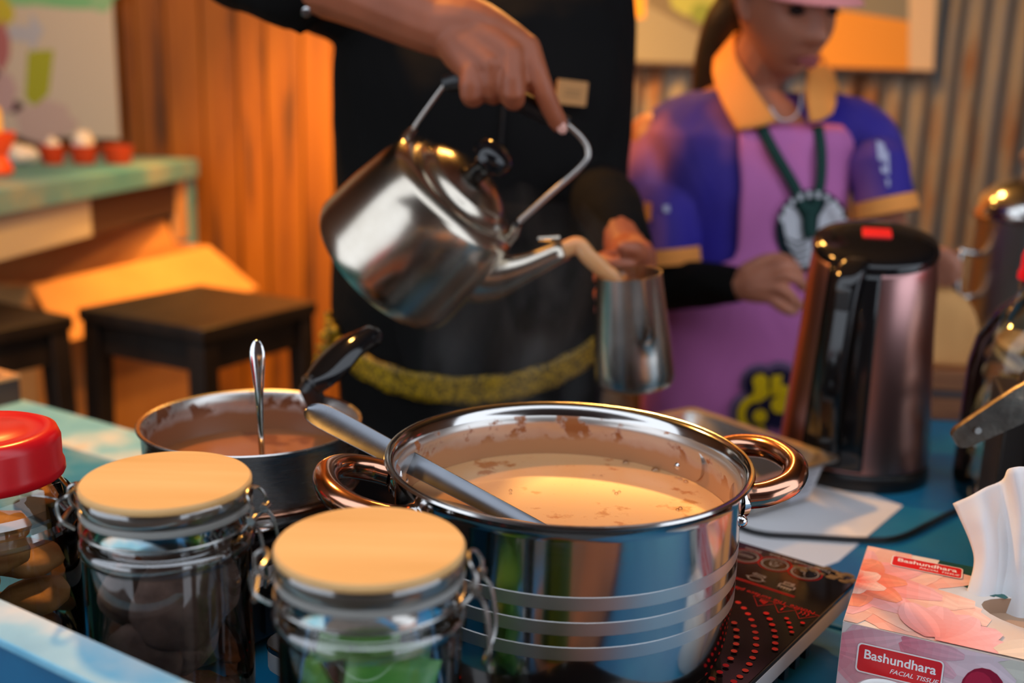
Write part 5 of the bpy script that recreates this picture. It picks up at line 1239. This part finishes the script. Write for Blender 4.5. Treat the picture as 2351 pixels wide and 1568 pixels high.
# ---- the man
MT = Torso([(0.60, -0.055, 1.54, 0.170, 0.125), (0.88, -0.060, 1.53, 0.190, 0.140), (1.00, -0.062, 1.52, 0.198, 0.138), (1.15, -0.060, 1.52, 0.196, 0.128), (1.30, -0.055, 1.52, 0.205, 0.125), (1.40, -0.052, 1.53, 0.200, 0.115), (1.47, -0.050, 1.54, 0.150, 0.085), (1.50, -0.050, 1.545, 0.075, 0.062)])
man = thing('person', 'person in black shirt pouring tea from the kettle into a pitcher', 'person', (-0.055, 1.53, 0))
def W(p): return p - Vector((-0.055, 1.53, 0))
MI = Matrix.Translation((0.055, -1.53, 0))
b_ = MT.solid(-0.012, z0=0.86)
wr = at(1048, 72, 1.158)
b_.limb([(-0.215, 1.53, 1.425), (-0.285, 1.40, 1.44), at(545, -95, 1.25), at(640, -75, 1.225), at(800, -32, 1.195), at(950, 33, 1.172), wr], [0.052, 0.046, 0.043, 0.043, 0.041, 0.036, 0.0325])
mcp = dict(i=at(1212, 108, 1.120), m=at(1176, 128, 1.108), r=at(1128, 150, 1.106), p=at(1082, 166, 1.112))
b_.limb([at(1000, 55, 1.165), at(1085, 58, 1.146), at(1160, 85, 1.130), mcp['i']], [0.034, 0.029, 0.020, 0.0130])
b_.limb([wr, at(1120, 95, 1.130), mcp['m']], [0.031, 0.024, 0.0138])
b_.limb([wr, at(1090, 115, 1.130), mcp['r']], [0.031, 0.024, 0.0135])
b_.limb([wr, at(1065, 125, 1.135), mcp['p']], [0.031, 0.023, 0.0125])
b_.limb([mcp['p'], at(1081, 214, 1.106), at(1090, 222, 1.132), at(1096, 196, 1.152)], [0.0128, 0.0124, 0.0108, 0.0092])
b_.limb([mcp['r'], at(1130, 208, 1.108), at(1133, 218, 1.136), at(1136, 192, 1.154)], [0.0122, 0.0112, 0.0102, 0.0090])
b_.limb([mcp['m'], at(1178, 214, 1.096), at(1180, 228, 1.126), at(1178, 202, 1.152)], [0.0136, 0.0132, 0.0112, 0.0096])
b_.limb([mcp['i'], at(1240, 190, 1.108), at(1265, 248, 1.116), at(1283, 284, 1.124)], [0.0136, 0.0122, 0.0108, 0.0098])
b_.limb([at(1080, 80, 1.165), at(1140, 150, 1.178), at(1185, 190, 1.168), at(1222, 208, 1.154)], [0.018, 0.015, 0.012, 0.0095])
# left arm and fist around the pitcher handle
hx = PM @ Vector((-0.008, 0.072, 0.095))
fist = hx + Vector((0.014, 0.034, 0.012))
b_.limb([(0.090, 1.53, 1.420), (0.100, 1.51, 1.30), (0.100, 1.47, 1.18), (0.118, 1.36, 1.165), fist + Vector((0.006, 0.060, 0.012))], [0.046, 0.042, 0.038, 0.034, 0.027])
b_.limb([fist + Vector((0.006, 0.060, 0.012)), fist + Vector((0.008, 0.020, 0.010)), fist + Vector((0.004, 0.0, 0.008))], [0.027, 0.030, 0.026])
for k, (dz, l_) in enumerate(((0.030, 1.0), (0.010, 1.08), (-0.010, 1.0), (-0.028, 0.85))):
    c = hx + Vector((0, 0, dz))
    b_.limb([fist + Vector((0.004, 0.004, dz * 0.8)), c + Vector((-0.004, 0.026, 0.0)) * l_, c + Vector((-0.018, 0.004, -0.001)) * l_, c + Vector((-0.006, -0.013, -0.002)) * l_, c + Vector((0.012, -0.010, -0.002)) * l_], [0.012, 0.0105, 0.0100, 0.0092, 0.008])
b_.limb([fist + Vector((0.016, 0.014, 0.020)), hx + Vector((0.024, 0.006, 0.036)), hx + Vector((0.016, -0.012, 0.046)), hx + Vector((0.002, -0.020, 0.048))], [0.016, 0.0125, 0.011, 0.009])
HM = Matrix.Translation((-0.048, 1.50, 1.68)) @ Matrix.Rotation(R(14), 4, 'X')
b_.limb([(-0.05, 1.54, 1.44), (-0.049, 1.525, 1.52), (-0.048, 1.51, 1.60)], [0.058, 0.052, 0.055])
b_.join(head_mesh(HM, jaw=0.8)); b_.xf(MI)
body = b_.blob('body', 'skin_man', man, 0.0026, 5)
face_parts(MI @ HM, man)
nl = B().ball((0, 0, 0), (0.0055, 0.0018, 0.0072), 14, 8)
tdir = (at(1283, 284, 1.124) - at(1265, 248, 1.116)).normalized(); cdir = (EYE - at(1284, 283, 1.12)).normalized(); cdir = (cdir - tdir * cdir.dot(tdir)).normalized()
nl.xf(MI @ frame(at(1285, 284, 1.124) + cdir * 0.0078 + tdir * 0.002, tdir.cross(cdir), cdir, tdir)); nl.build('fingernail', 'nail', man)
hr = B(); hr.ball((0, 0.012, 0.03), (0.080, 0.094, 0.098), 28, 18); hr.v = [HM @ q for q in hr.v if True]; hr.xf(MI)
hr2 = B().add([q for q in hr.v], [f for f in hr.f if sum((MI @ HM).inverted() @ hr.v[i] for i in f[:1])[0] is not None and all(((MI @ HM).inverted() @ hr.v[i]).z > -0.03 and (((MI @ HM).inverted() @ hr.v[i]).y > -0.045 or ((MI @ HM).inverted() @ hr.v[i]).z > 0.065) for i in f)]) if False else None
cap_ = B(); n, m = 36, 14
for i in range(m + 1):
    for j in range(n):
        a = 2 * PI * j / n; lim = R(75) + R(35) * (0.5 + 0.5 * math.sin(a)); th = lim * i / m
        cap_.v.append(MI @ HM @ Vector((0.077 * math.sin(th) * math.cos(a), 0.006 + 0.096 * math.sin(th) * math.sin(a), 0.018 + 0.102 * math.cos(th))))
cap_.f = [(i * n + j, (i + 1) * n + j, (i + 1) * n + (j + 1) % n, i * n + (j + 1) % n) for i in range(m) for j in range(n)]
cap_.build('hair', 'hair', man, solid=0.008)
# shirt
s_ = MT.solid(0.004, z0=0.90, z1=1.49)
s_.limb([(-0.18, 1.53, 1.425), (-0.225, 1.52, 1.42), (-0.292, 1.40, 1.438), at(545, -95, 1.25), at(600, -76, 1.235), at(672, -52, 1.222)], [0.066, 0.066, 0.060, 0.056, 0.056, 0.058])
s_.limb([(0.06, 1.53, 1.43), (0.100, 1.53, 1.425), (0.108, 1.51, 1.30), (0.104, 1.47, 1.175), (0.118, 1.36, 1.162), fist + Vector((0.006, 0.080, 0.014))], [0.060, 0.059, 0.055, 0.050, 0.045, 0.036])
s_.limb([at(660, 10, 1.222), at(690, 58, 1.214)], [0.020, 0.010])
s_.xf(MI); sh = s_.blob('shirt', 'black_shirt', man, 0.0055, 8); wrinkle(sh, 0.010, 8)
col_ = B()
for sd in (-1, 1):
    P = [Vector((-0.05 + sd * 0.068, 1.545, 1.525)), Vector((-0.05 + sd * 0.058, 1.475, 1.505)), Vector((-0.05 + sd * 0.016, 1.440, 1.470)), Vector((-0.05 + sd * 0.050, 1.425, 1.425)), Vector((-0.05 + sd * 0.092, 1.450, 1.470)), Vector((-0.05 + sd * 0.098, 1.540, 1.495))]
    col_.add(P, [(0, 1, 4, 5), (1, 2, 3, 4)])
col_.xf(MI); col_.build('shirt_collar', 'black_shirt', man, solid=0.005)
# button of the rolled cuff
B().lathe([(0, 0.0015), (0.005, 0.0012), (0.0055, 0), (0, 0)], 16).xf(MI @ frame(at(703, 28, 1.165), Vector((1, 0, 0)), Vector((0, 0.2, 1)).normalized(), Vector((0, -1, 0.2)).normalized())).build('cuff_button', 'chrome', man)
# apron, gold hem, motif, name plate
ap = MT.shell(0.66, 1.16, -1.15, 1.15, 0.012, 26, 16); ap.xf(MI); ap.build('apron', 'black_sleeve', man, sharp=80, solid=0.003)
ring = MT.shell(0.886, 0.925, -1.72, 1.72, 0.019, 64, 5)
V0 = list(ring.v); ring.v = [q + Vector((0, 0, 0.0015 * math.sin(i * 1.3) + 0.055 * min(1, abs(q.x + 0.075) / 0.2) ** 2.2)) for i, q in enumerate(V0)]
ring.xf(MI); ring.build('gold_hem', 'gold_thread', man, sharp=80, solid=0.004)
gp = B(); rg = random.Random(4)
for k in range(34):
    px_, py_ = rg.choice([(735, 760), (722, 800), (740, 735), (716, 820), (748, 790), (705, 830), (735, 815)]); p = MT.front_at(px_ + rg.uniform(-14, 14) + 26, py_ + rg.uniform(-16, 16), 0.014)
    p = Vector((min(p.x, -0.215), p.y - 0.012, p.z)); gp.ball(p, (rg.uniform(0.003, 0.008),) * 2 + (rg.uniform(0.003, 0.008),), 8, 6)
gp.xf(MI); gp.build('gold_motif', 'gold_thread', man)
c = MT.front_at(1309, 213, 0.012); ux_ = (MT.front_at(1340, 217, 0.012) - MT.front_at(1278, 210, 0.012)).normalized(); uz_ = Vector((0, 0, 1)); uz_ = (uz_ - ux_ * ux_.dot(uz_)).normalized(); un_ = ux_.cross(uz_)
np_ = B().prism(rrect(0.042, 0.031, 0.002), 0, 0.003); np_.xf(MI @ frame(c + un_ * 0.004, ux_, uz_, un_)); npo = np_.build('name_plate', 'name_plate', man)
pr = Print(lambda x_, y_, l: MI @ (frame(c + un_ * 0.004, ux_, uz_, un_) @ Vector((x_, y_, 0.003 + l))))
for k in range(2): pr.poly([(-0.010, -0.005 + k * 0.006), (0.012, -0.005 + k * 0.006), (0.012, -0.002 + k * 0.006), (-0.010, -0.002 + k * 0.006)], rgb(150, 104, 48))
pr.build('plate_print', npo)
pl = B().tube([MT.pt(0.12, z, 0.006) for z in (1.45, 1.38, 1.3, 1.2)], 0.002, 6); pl.xf(MI); pl.build('shirt_placket', 'black_trousers', man)
tr_ = B()
for sd in (-1, 1): tr_.limb([(-0.055 + sd * 0.09, 1.545, 0.90), (-0.055 + sd * 0.095, 1.54, 0.48), (-0.055 + sd * 0.098, 1.55, 0.09)], [0.110, 0.082, 0.062])
tr_.xf(MI); tr_.blob('trousers', 'black_trousers', man, 0.008, 4)
for sd in (-1, 1): B().limb([(sd * 0.098, 0.035, 0.045), (sd * 0.100, -0.08, 0.036), (sd * 0.102, -0.155, 0.030)], [(0.042, 0.044), (0.046, 0.035), (0.034, 0.029)], up=Vector((0, 0, 1))).build('shoe', 'black_plastic', man)

# ---- the woman
WX, WYY = 0.385, 1.800
WT = Torso([(0.60, 0.395, 1.81, 0.150, 0.105), (0.80, 0.400, 1.80, 0.172, 0.118), (0.95, 0.395, 1.79, 0.158, 0.108), (1.05, 0.390, 1.785, 0.152, 0.106), (1.16, 0.385, 1.78, 0.160, 0.112), (1.24, 0.380, 1.785, 0.172, 0.102), (1.285, 0.375, 1.795, 0.150, 0.082), (1.315, 0.375, 1.80, 0.085, 0.062), (1.33, 0.376, 1.80, 0.055, 0.050)])
wm = thing('person', 'person in purple polo, pink apron and pink cap looking down', 'person', (WX, WYY, 0))
WI = Matrix.Translation((-WX, -WYY, 0))
hc = at(1808, 10, 1.715)
WH = Matrix.Translation(hc) @ Matrix.Rotation(R(21), 4, 'Z') @ Matrix.Rotation(R(17), 4, 'X') @ Matrix.Rotation(R(-3), 4, 'Y')
b_ = WT.solid(-0.010, z0=0.78)
b_.limb([(0.376, 1.80, 1.28), (0.382, 1.785, 1.33), tuple(hc + Vector((-0.012, 0.025, -0.055)))], [0.056, 0.049, 0.052])
eL = at(1516, 650, 1.700); wL = at(1700, 655, 1.575)
b_.limb([(0.225, 1.79, 1.235), (0.222, 1.745, 1.12), eL, (eL + wL) / 2, wL], [0.044, 0.040, 0.036, 0.031, 0.024])
eR = at(2045, 560, 1.690); wR = at(2118, 600, 1.590)
b_.limb([(0.570, 1.79, 1.245), (0.592, 1.75, 1.17), eR, (eR + wR) / 2 + Vector((0.01, 0, 0)), wR], [0.044, 0.039, 0.034, 0.029, 0.023])
# her right hand (nearer the pitcher): palm with bent fingers pinching towards the kettle
pk = [at(1765, 620, 1.545), at(1770, 640, 1.535), at(1772, 660, 1.532), at(1770, 680, 1.535)]
for k, q in enumerate(pk): b_.limb([wL, (wL + q) / 2 + Vector((0, -0.004, 0)), q], [0.022, 0.019, 0.0118])
fg = [[at(1765, 620, 1.545), at(1800, 608, 1.535), at(1828, 622, 1.535), at(1838, 640, 1.540)], [at(1770, 640, 1.535), at(1806, 632, 1.522), at(1834, 645, 1.524), at(1842, 660, 1.532)],
      [at(1772, 660, 1.532), at(1802, 668, 1.518), at(1822, 690, 1.520), at(1834, 700, 1.530)], [at(1770, 680, 1.535), at(1792, 700, 1.522), at(1812, 712, 1.522), at(1824, 712, 1.530)]]
for q in fg: b_.limb(q, [0.0108, 0.0100, 0.0088, 0.0075])
b_.limb([at(1715, 625, 1.565), at(1755, 602, 1.560), at(1795, 596, 1.556), at(1824, 612, 1.552)], [0.0150, 0.0125, 0.0105, 0.0085])
# her left hand on the brown paper
for k, (a_, c_, e_) in enumerate((((2150, 606, 1.555), (2166, 628, 1.545), (2172, 650, 1.545)), ((2160, 600, 1.548), (2180, 618, 1.538), (2188, 642, 1.538)), ((2166, 592, 1.545), (2188, 606, 1.535), (2198, 630, 1.536)), ((2166, 582, 1.545), (2186, 592, 1.538), (2200, 610, 1.538)))):
    b_.limb([wR, (wR + at(*a_)) / 2, at(*a_)], [0.022, 0.018, 0.011]); b_.limb([at(*a_), at(*c_), at(*e_)], [0.0105, 0.0095, 0.008])
b_.limb([wR, at(2128, 630, 1.56), at(2140, 655, 1.548)], [0.016, 0.012, 0.009])
A_ = [WT.pt(-0.10 + 0.55 * k / 8, z, o_) for o_ in (-0.02, 0.0125) for z in (1.24, 1.27, 1.30, 1.33) for k in range(9)]
b_.add(A_, [(o_ * 36 + i * 9 + k, o_ * 36 + i * 9 + k + 1, o_ * 36 + (i + 1) * 9 + k + 1, o_ * 36 + (i + 1) * 9 + k) for o_ in (0, 1) for i in range(3) for k in range(8)]
       + [(i * 9 + e, (i + 1) * 9 + e, 36 + (i + 1) * 9 + e, 36 + i * 9 + e) for i in range(3) for e in (0, 8)] + [(i * 9 + k, i * 9 + k + 1, 36 + i * 9 + k + 1, 36 + i * 9 + k) for i in (0, 3) for k in range(8)])
b_.join(head_mesh(WH, s_=0.97)); b_.xf(WI)
b_.blob('body', 'skin_woman', wm, 0.0026, 4)
face_parts(WI @ WH, wm, 0.97)
def sleeve_end(b_, p, q, r_):
    z_ = (q - p).normalized(); x_ = z_.orthogonal().normalized(); y_ = z_.cross(x_)
    b_.loft([[c + (x_ * math.cos(2 * PI * k / 20) + y_ * math.sin(2 * PI * k / 20)) * rr for k in range(20)] for c, rr in ((p, r_), (q, r_ * 1.02))])
s_ = WT.solid(0.004, z0=0.86, z1=1.315)
s_.limb([(0.29, 1.795, 1.245), (0.236, 1.79, 1.212), (0.218, 1.750, 1.13), at(1524, 500, 1.705)], [0.056, 0.060, 0.056, 0.050])
sleeve_end(s_, at(1523, 480, 1.708), at(1530, 578, 1.700), 0.0515)
s_.limb([(0.46, 1.80, 1.268), (0.530, 1.795, 1.268), (0.582, 1.785, 1.250), (0.598, 1.755, 1.20), at(2016, 380, 1.712)], [0.050, 0.050, 0.052, 0.050, 0.046])
sleeve_end(s_, at(2012, 360, 1.715), at(2031, 462, 1.700), 0.0470)
s_.xf(WI); sh = s_.blob('polo_shirt', 'polo_purple', wm, 0.005, 7); wrinkle(sh, 0.009, 11)
def cuff(c, ax, r_, h_):
    z_ = Vector(ax).normalized(); x_ = z_.orthogonal().normalized(); y_ = z_.cross(x_)
    b2 = B().lathe([(r_, -h_ / 2), (r_ + 0.002, -h_ / 2), (r_ + 0.0015, h_ / 2), (r_ - 0.001, h_ / 2)], 36, close=True); b2.xf(WI @ frame(c, x_, y_, z_)); b2.build('sleeve_cuff', 'orange_cloth', wm)
cuff(at(1531, 588, 1.699), at(1523, 480, 1.708) - at(1530, 578, 1.700), 0.0530, 0.026)
cuff(at(2033, 474, 1.698), at(2012, 360, 1.715) - at(2031, 462, 1.700), 0.0490, 0.026)
# long black under-sleeve on one arm
us = B().limb([at(1530, 600, 1.705), eL + Vector((0, 0.0, -0.004)), (eL + wL) / 2, wL + (eL - wL) * 0.08], [0.044, 0.043, 0.038, 0.030]); us.xf(WI); us = us.blob('under_sleeve', 'black_sleeve', wm, 0.005, 5); wrinkle(us, 0.006, 14)
# collar: two lapels folded over the shoulders
def lap(P, name='collar'):
    V, F = surf_rows(P, 5, 4, 0.0); q = B().add(V, F); q.xf(WI); q.build(name, 'orange_cloth', wm, sharp=80, solid=0.004)
lap([[at(1688, 76, 1.775), at(1690, 130, 1.735), at(1730, 200, 1.700), at(1782, 278, 1.668)],
     [at(1668, 100, 1.768), at(1665, 165, 1.728), at(1700, 235, 1.690), at(1745, 290, 1.664)],
     [at(1640, 135, 1.770), at(1638, 180, 1.728), at(1660, 240, 1.692), at(1692, 300, 1.668)]])
lap([[at(1898, 150, 1.800), at(1862, 152, 1.745), at(1850, 200, 1.705), at(1858, 280, 1.668)],
     [at(1915, 175, 1.800), at(1888, 180, 1.740), at(1882, 225, 1.698), at(1885, 275, 1.668)],
     [at(1926, 215, 1.800), at(1918, 212, 1.742), at(1918, 240, 1.702), at(1912, 258, 1.676)]])
lap([[at(1688, 76, 1.775), at(1740, 62, 1.850), at(1840, 70, 1.865), at(1898, 150, 1.800)], [at(1660, 120, 1.775), at(1720, 110, 1.880), at(1860, 110, 1.890), at(1926, 200, 1.805)]])
# apron: bib and skirt
zt = WT.front_at(1800, 285, 0.01).z
def half(z):
    t_ = max(0, min(1, (zt - z) / 0.16)); return 0.62 + 0.42 * t_
def aleft(z):
    t_ = max(0, min(1, (1.06 - z) / 0.07)); t_ = t_ * t_ * (3 - 2 * t_); return -0.13 - 1.0 * t_ - 0.08 * (zt - z)
ap = WT.shell(0.64, zt, aleft, lambda z: 0.98 + 0.1 * min(1, (zt - z) / 0.1), 0.012, 34, 44); ap.xf(WI); ap = ap.build('apron', 'pink_apron', wm, sharp=80, solid=0.003); wrinkle(ap, 0.006, 12)
def strap(pts, w_=0.0135, name='lanyard_strap'):
    P = smooth_path([WT.front_at(a, c, 0.024) for a, c in pts], 6); L = []
    for i, p in enumerate(P):
        tg_ = (P[min(i + 1, len(P) - 1)] - P[max(i - 1, 0)]).normalized(); sd = tg_.cross(Vector((0, -1, 0.1))).normalized(); L.append([p + sd * w_ * 0.5, p - sd * w_ * 0.5])
    q = B().loft(L, cap=False, ring_closed=False); q.xf(WI); return q.build(name, 'green_strap', wm, solid=0.002)
strap([(1748, 292), (1778, 350), (1822, 425), (1852, 490)], 0.0175)
strap([(1878, 288), (1886, 350), (1884, 420), (1868, 490)], 0.0165)
strap([(1858, 470), (1858, 520), (1862, 545)], 0.022, 'lanyard_clip')
# round emblem and lower badge as prints on the apron
def wfn(off):
    return lambda x_, y_, l: WI @ WT.front_at(x_, y_, off + l * 6)
def dense(P, col, pr, n=8):
    xs = [p[0] for p in P]; ys = [p[1] for p in P]
    for i in range(n):
        for j in range(n):
            Q = clip_poly(list(P), min(xs) + (max(xs) - min(xs)) * i / n, min(xs) + (max(xs) - min(xs)) * (i + 1) / n, min(ys) + (max(ys) - min(ys)) * j / n, min(ys) + (max(ys) - min(ys)) * (j + 1) / n)
            if len(Q) > 2: k = len(pr.v); pr.v += [pr.fn(x_, y_, pr.l) for x_, y_ in Q]; pr.f.append(tuple(range(k, k + len(Q)))); pr.c.append([col] * len(Q))
    pr.l += pr.step
pr = Print(wfn(0.0165), 0.0002, 0.0)
DK = rgb(22, 34, 42); WHT = rgb(214, 216, 222)
dense(circ(1, 36, 1866, 530, 86, 96), DK, pr)
dense([(1806, 470), (1830, 482), (1850, 520), (1866, 560), (1858, 610), (1836, 612), (1808, 560), (1796, 505)], WHT, pr, 6)
dense([(1876, 548), (1880, 500), (1898, 468), (1920, 462), (1936, 500), (1926, 540), (1900, 560)], WHT, pr, 6)
for k in range(4): dense([(1806 + 5 * k, 545 + 17 * k), (1830, 556 + 15 * k), (1856, 546 + 16 * k), (1856, 550 + 16 * k), (1830, 561 + 15 * k), (1808 + 5 * k, 550 + 17 * k)], DK, pr, 3)
for k, a in enumerate(range(200, 346, 16)):
    cx, cy = 1866 + 76 * math.cos(R(a)), 530 + 84 * math.sin(R(a)); dense([(cx - 5, cy - 8), (cx + 4, cy - 7), (cx + 5, cy + 7), (cx - 4, cy + 8)], WHT, pr, 1)
pr.build('apron_emblem', wm, 'print_cloth')
pr = Print(wfn(0.0165), 0.0003, 0.0)
GL = rgb(120, 96, 130); NV = rgb(26, 22, 56); YL = rgb(210, 176, 10)
for (c, r_) in (((1745, 880), 46), ((1790, 872), 44), ((1726, 950), 54), ((1790, 930), 60)): dense(circ(r_, 20, *c), GL, pr, 4)
for (c, r_) in (((1745, 884), 36), ((1790, 880), 36), ((1730, 952), 42), ((1790, 935), 50)): dense(circ(r_, 20, *c), NV, pr, 4)
dense(circ(18, 16, 1746, 876), YL, pr, 3); dense(circ(18, 16, 1748, 900), YL, pr, 3); dense([(1772, 862), (1796, 860), (1792, 908), (1770, 908)], YL, pr, 3); dense(circ(16, 14, 1800, 900), YL, pr, 3)
pr.line([(1738 + 36 * math.cos(R(a)), 952 + 38 * math.sin(R(a))) for a in range(60, 300, 15)], 17, YL); dense(circ(16, 14, 1745, 956), YL, pr, 3); dense(circ(20, 14, 1790, 930), YL, pr, 3)
pr.build('apron_badge', wm, 'print_cloth')
# sleeve print
pr = Print(lambda x_, y_, l: WI @ at(x_, y_, 1.650 - l), 0.0002, 0.0)
for P in (((2012, 322), (2030, 330), (2034, 372), (2016, 366)), ((2032, 340), (2040, 352), (2042, 400), (2036, 402)), ((2022, 380), (2034, 384), (2034, 398), (2024, 396)), ((2034, 410), (2042, 412), (2042, 428), (2036, 426)), ((1522, 472), (1536, 470), (1538, 486), (1524, 488))): pr.poly(list(P), rgb(200, 200, 226))
pr.build('sleeve_print', wm, 'print_cloth')['kind'] = 'stuff'
pr = Print(lambda x_, y_, l: WI @ at(x_, y_, 1.662 - l), 0.0002, 0.0)
for P in (((1456, 452), (1474, 456), (1474, 506), (1456, 502)), ((1480, 462), (1496, 466), (1494, 508), (1480, 506))): pr.poly(list(P), rgb(230, 130, 50))
pr.build('sleeve_patch', wm, 'print_cloth')
# necklace
nk = [at(1768, 248, 1.690), at(1776, 262, 1.682), at(1792, 275, 1.678), at(1818, 272, 1.678), at(1834, 250, 1.686), at(1838, 220, 1.70)]
q = B()
for p in smooth_path(nk, 4): q.ball(p + Vector((0, -0.004, 0)), 0.0022, 8, 6)
q.xf(WI); q.build('necklace', 'chrome', wm)
# hair: skull cap, side strands and a tail falling behind the shoulder
cap_ = B(); n, m = 40, 16
for i in range(m + 1):
    for j in range(n):
        a = 2 * PI * j / n; lim = R(62) + R(62) * (0.5 + 0.5 * math.sin(a)) ** 0.9; th = lim * i / m
        cap_.v.append(WI @ WH @ Vector((0.0765 * math.sin(th) * math.cos(a), 0.008 + 0.094 * math.sin(th) * math.sin(a), 0.016 + 0.100 * math.cos(th))))
cap_.f = [(i * n + j, (i + 1) * n + j, (i + 1) * n + (j + 1) % n, i * n + (j + 1) % n) for i in range(m) for j in range(n)]
cap_.build('hair', 'hair', wm, solid=0.008)
tl = B(); 
tl.limb([at(1715, 0, 1.80), at(1672, 50, 1.825), at(1640, 130, 1.84), at(1622, 230, 1.85), at(1628, 330, 1.86)], [0.040, 0.040, 0.034, 0.026, 0.012])
tl.limb([at(1705, -40, 1.80), at(1690, 30, 1.81), at(1668, 100, 1.82)], [0.036, 0.034, 0.02])
tl.xf(WI); tl.blob('hair_tail', 'hair', wm, 0.005, 5)
# pink cap with visor
cp = B(); n, m = 40, 12
for i in range(m + 1):
    for j in range(n):
        a = 2 * PI * j / n; th = R(78) * i / m
        cp.v.append(WI @ WH @ Vector((0.083 * math.sin(th) * math.cos(a), 0.004 + 0.104 * math.sin(th) * math.sin(a), 0.034 + 0.092 * math.cos(th))))
cp.f = [(i * n + j, (i + 1) * n + j, (i + 1) * n + (j + 1) % n, i * n + (j + 1) % n) for i in range(m) for j in range(n)]
cpo = cp.build('cap', 'pink_cap', wm, solid=0.004)
vs = B(); rows = []
for i in range(8):
    u = i / 7; rows.append([WI @ WH @ Vector((0.080 * math.sin(R(a)) * (1 + 0.0 * u), -0.090 * math.cos(R(a)) - 0.058 * u * math.cos(R(a)) ** 0.6, 0.050 - 0.018 * u - 0.010 * math.sin(R(a)) ** 2)) for a in range(-72, 73, 8)])
vs.loft(rows, cap=False, ring_closed=False).build('visor', 'pink_cap', cpo, sharp=80, solid=0.003)
tr_ = B()
for sd in (-1, 1): tr_.limb([(0.398 + sd * 0.08, 1.815, 0.84), (0.398 + sd * 0.085, 1.815, 0.46), (0.398 + sd * 0.088, 1.825, 0.09)], [0.095, 0.072, 0.055])
tr_.xf(WI); tr_.blob('trousers', 'black_trousers', wm, 0.008, 4)
for sd in (-1, 1): B().limb([(0.013 + sd * 0.088, 0.035, 0.042), (0.013 + sd * 0.09, -0.07, 0.034), (0.013 + sd * 0.092, -0.130, 0.028)], [(0.038, 0.041), (0.041, 0.033), (0.031, 0.027)], up=Vector((0, 0, 1))).build('shoe', 'black_plastic', wm)

# ------------------------------------------------------------------ faint steam over the tea
m = bpy.data.materials.new('steam'); m.use_nodes = True; nt = m.node_tree; MATS['steam'] = m
for n in list(nt.nodes): nt.nodes.remove(n)
out = nt.nodes.new('ShaderNodeOutputMaterial'); vs = nt.nodes.new('ShaderNodeVolumeScatter'); vs.inputs['Color'].default_value = (1, 1, 1, 1)
mp = coords(nt, (1, 1, 0.45)); nz = N(nt, 'ShaderNodeTexNoise', Scale=13, Detail=4, Distortion=1.5); nt.links.new(mp.outputs[0], nz.inputs['Vector'])
mr = N(nt, 'ShaderNodeMapRange'); mr.inputs[1].default_value = 0.46; mr.inputs[2].default_value = 0.72; mr.inputs[3].default_value = 0.0; mr.inputs[4].default_value = 1.1
nt.links.new(nz.outputs['Fac'], mr.inputs[0]); nt.links.new(mr.outputs[0], vs.inputs['Density']); nt.links.new(vs.outputs[0], out.inputs['Volume'])
c = at(1190, 730, 1.02)
o = B().ball((0, 0, 0), (0.125, 0.085, 0.135), 24, 16).build('steam', 'steam'); o.location = c; o['kind'] = 'stuff'
tag(o, 'faint steam drifting above the big pot before the black apron', 'steam')
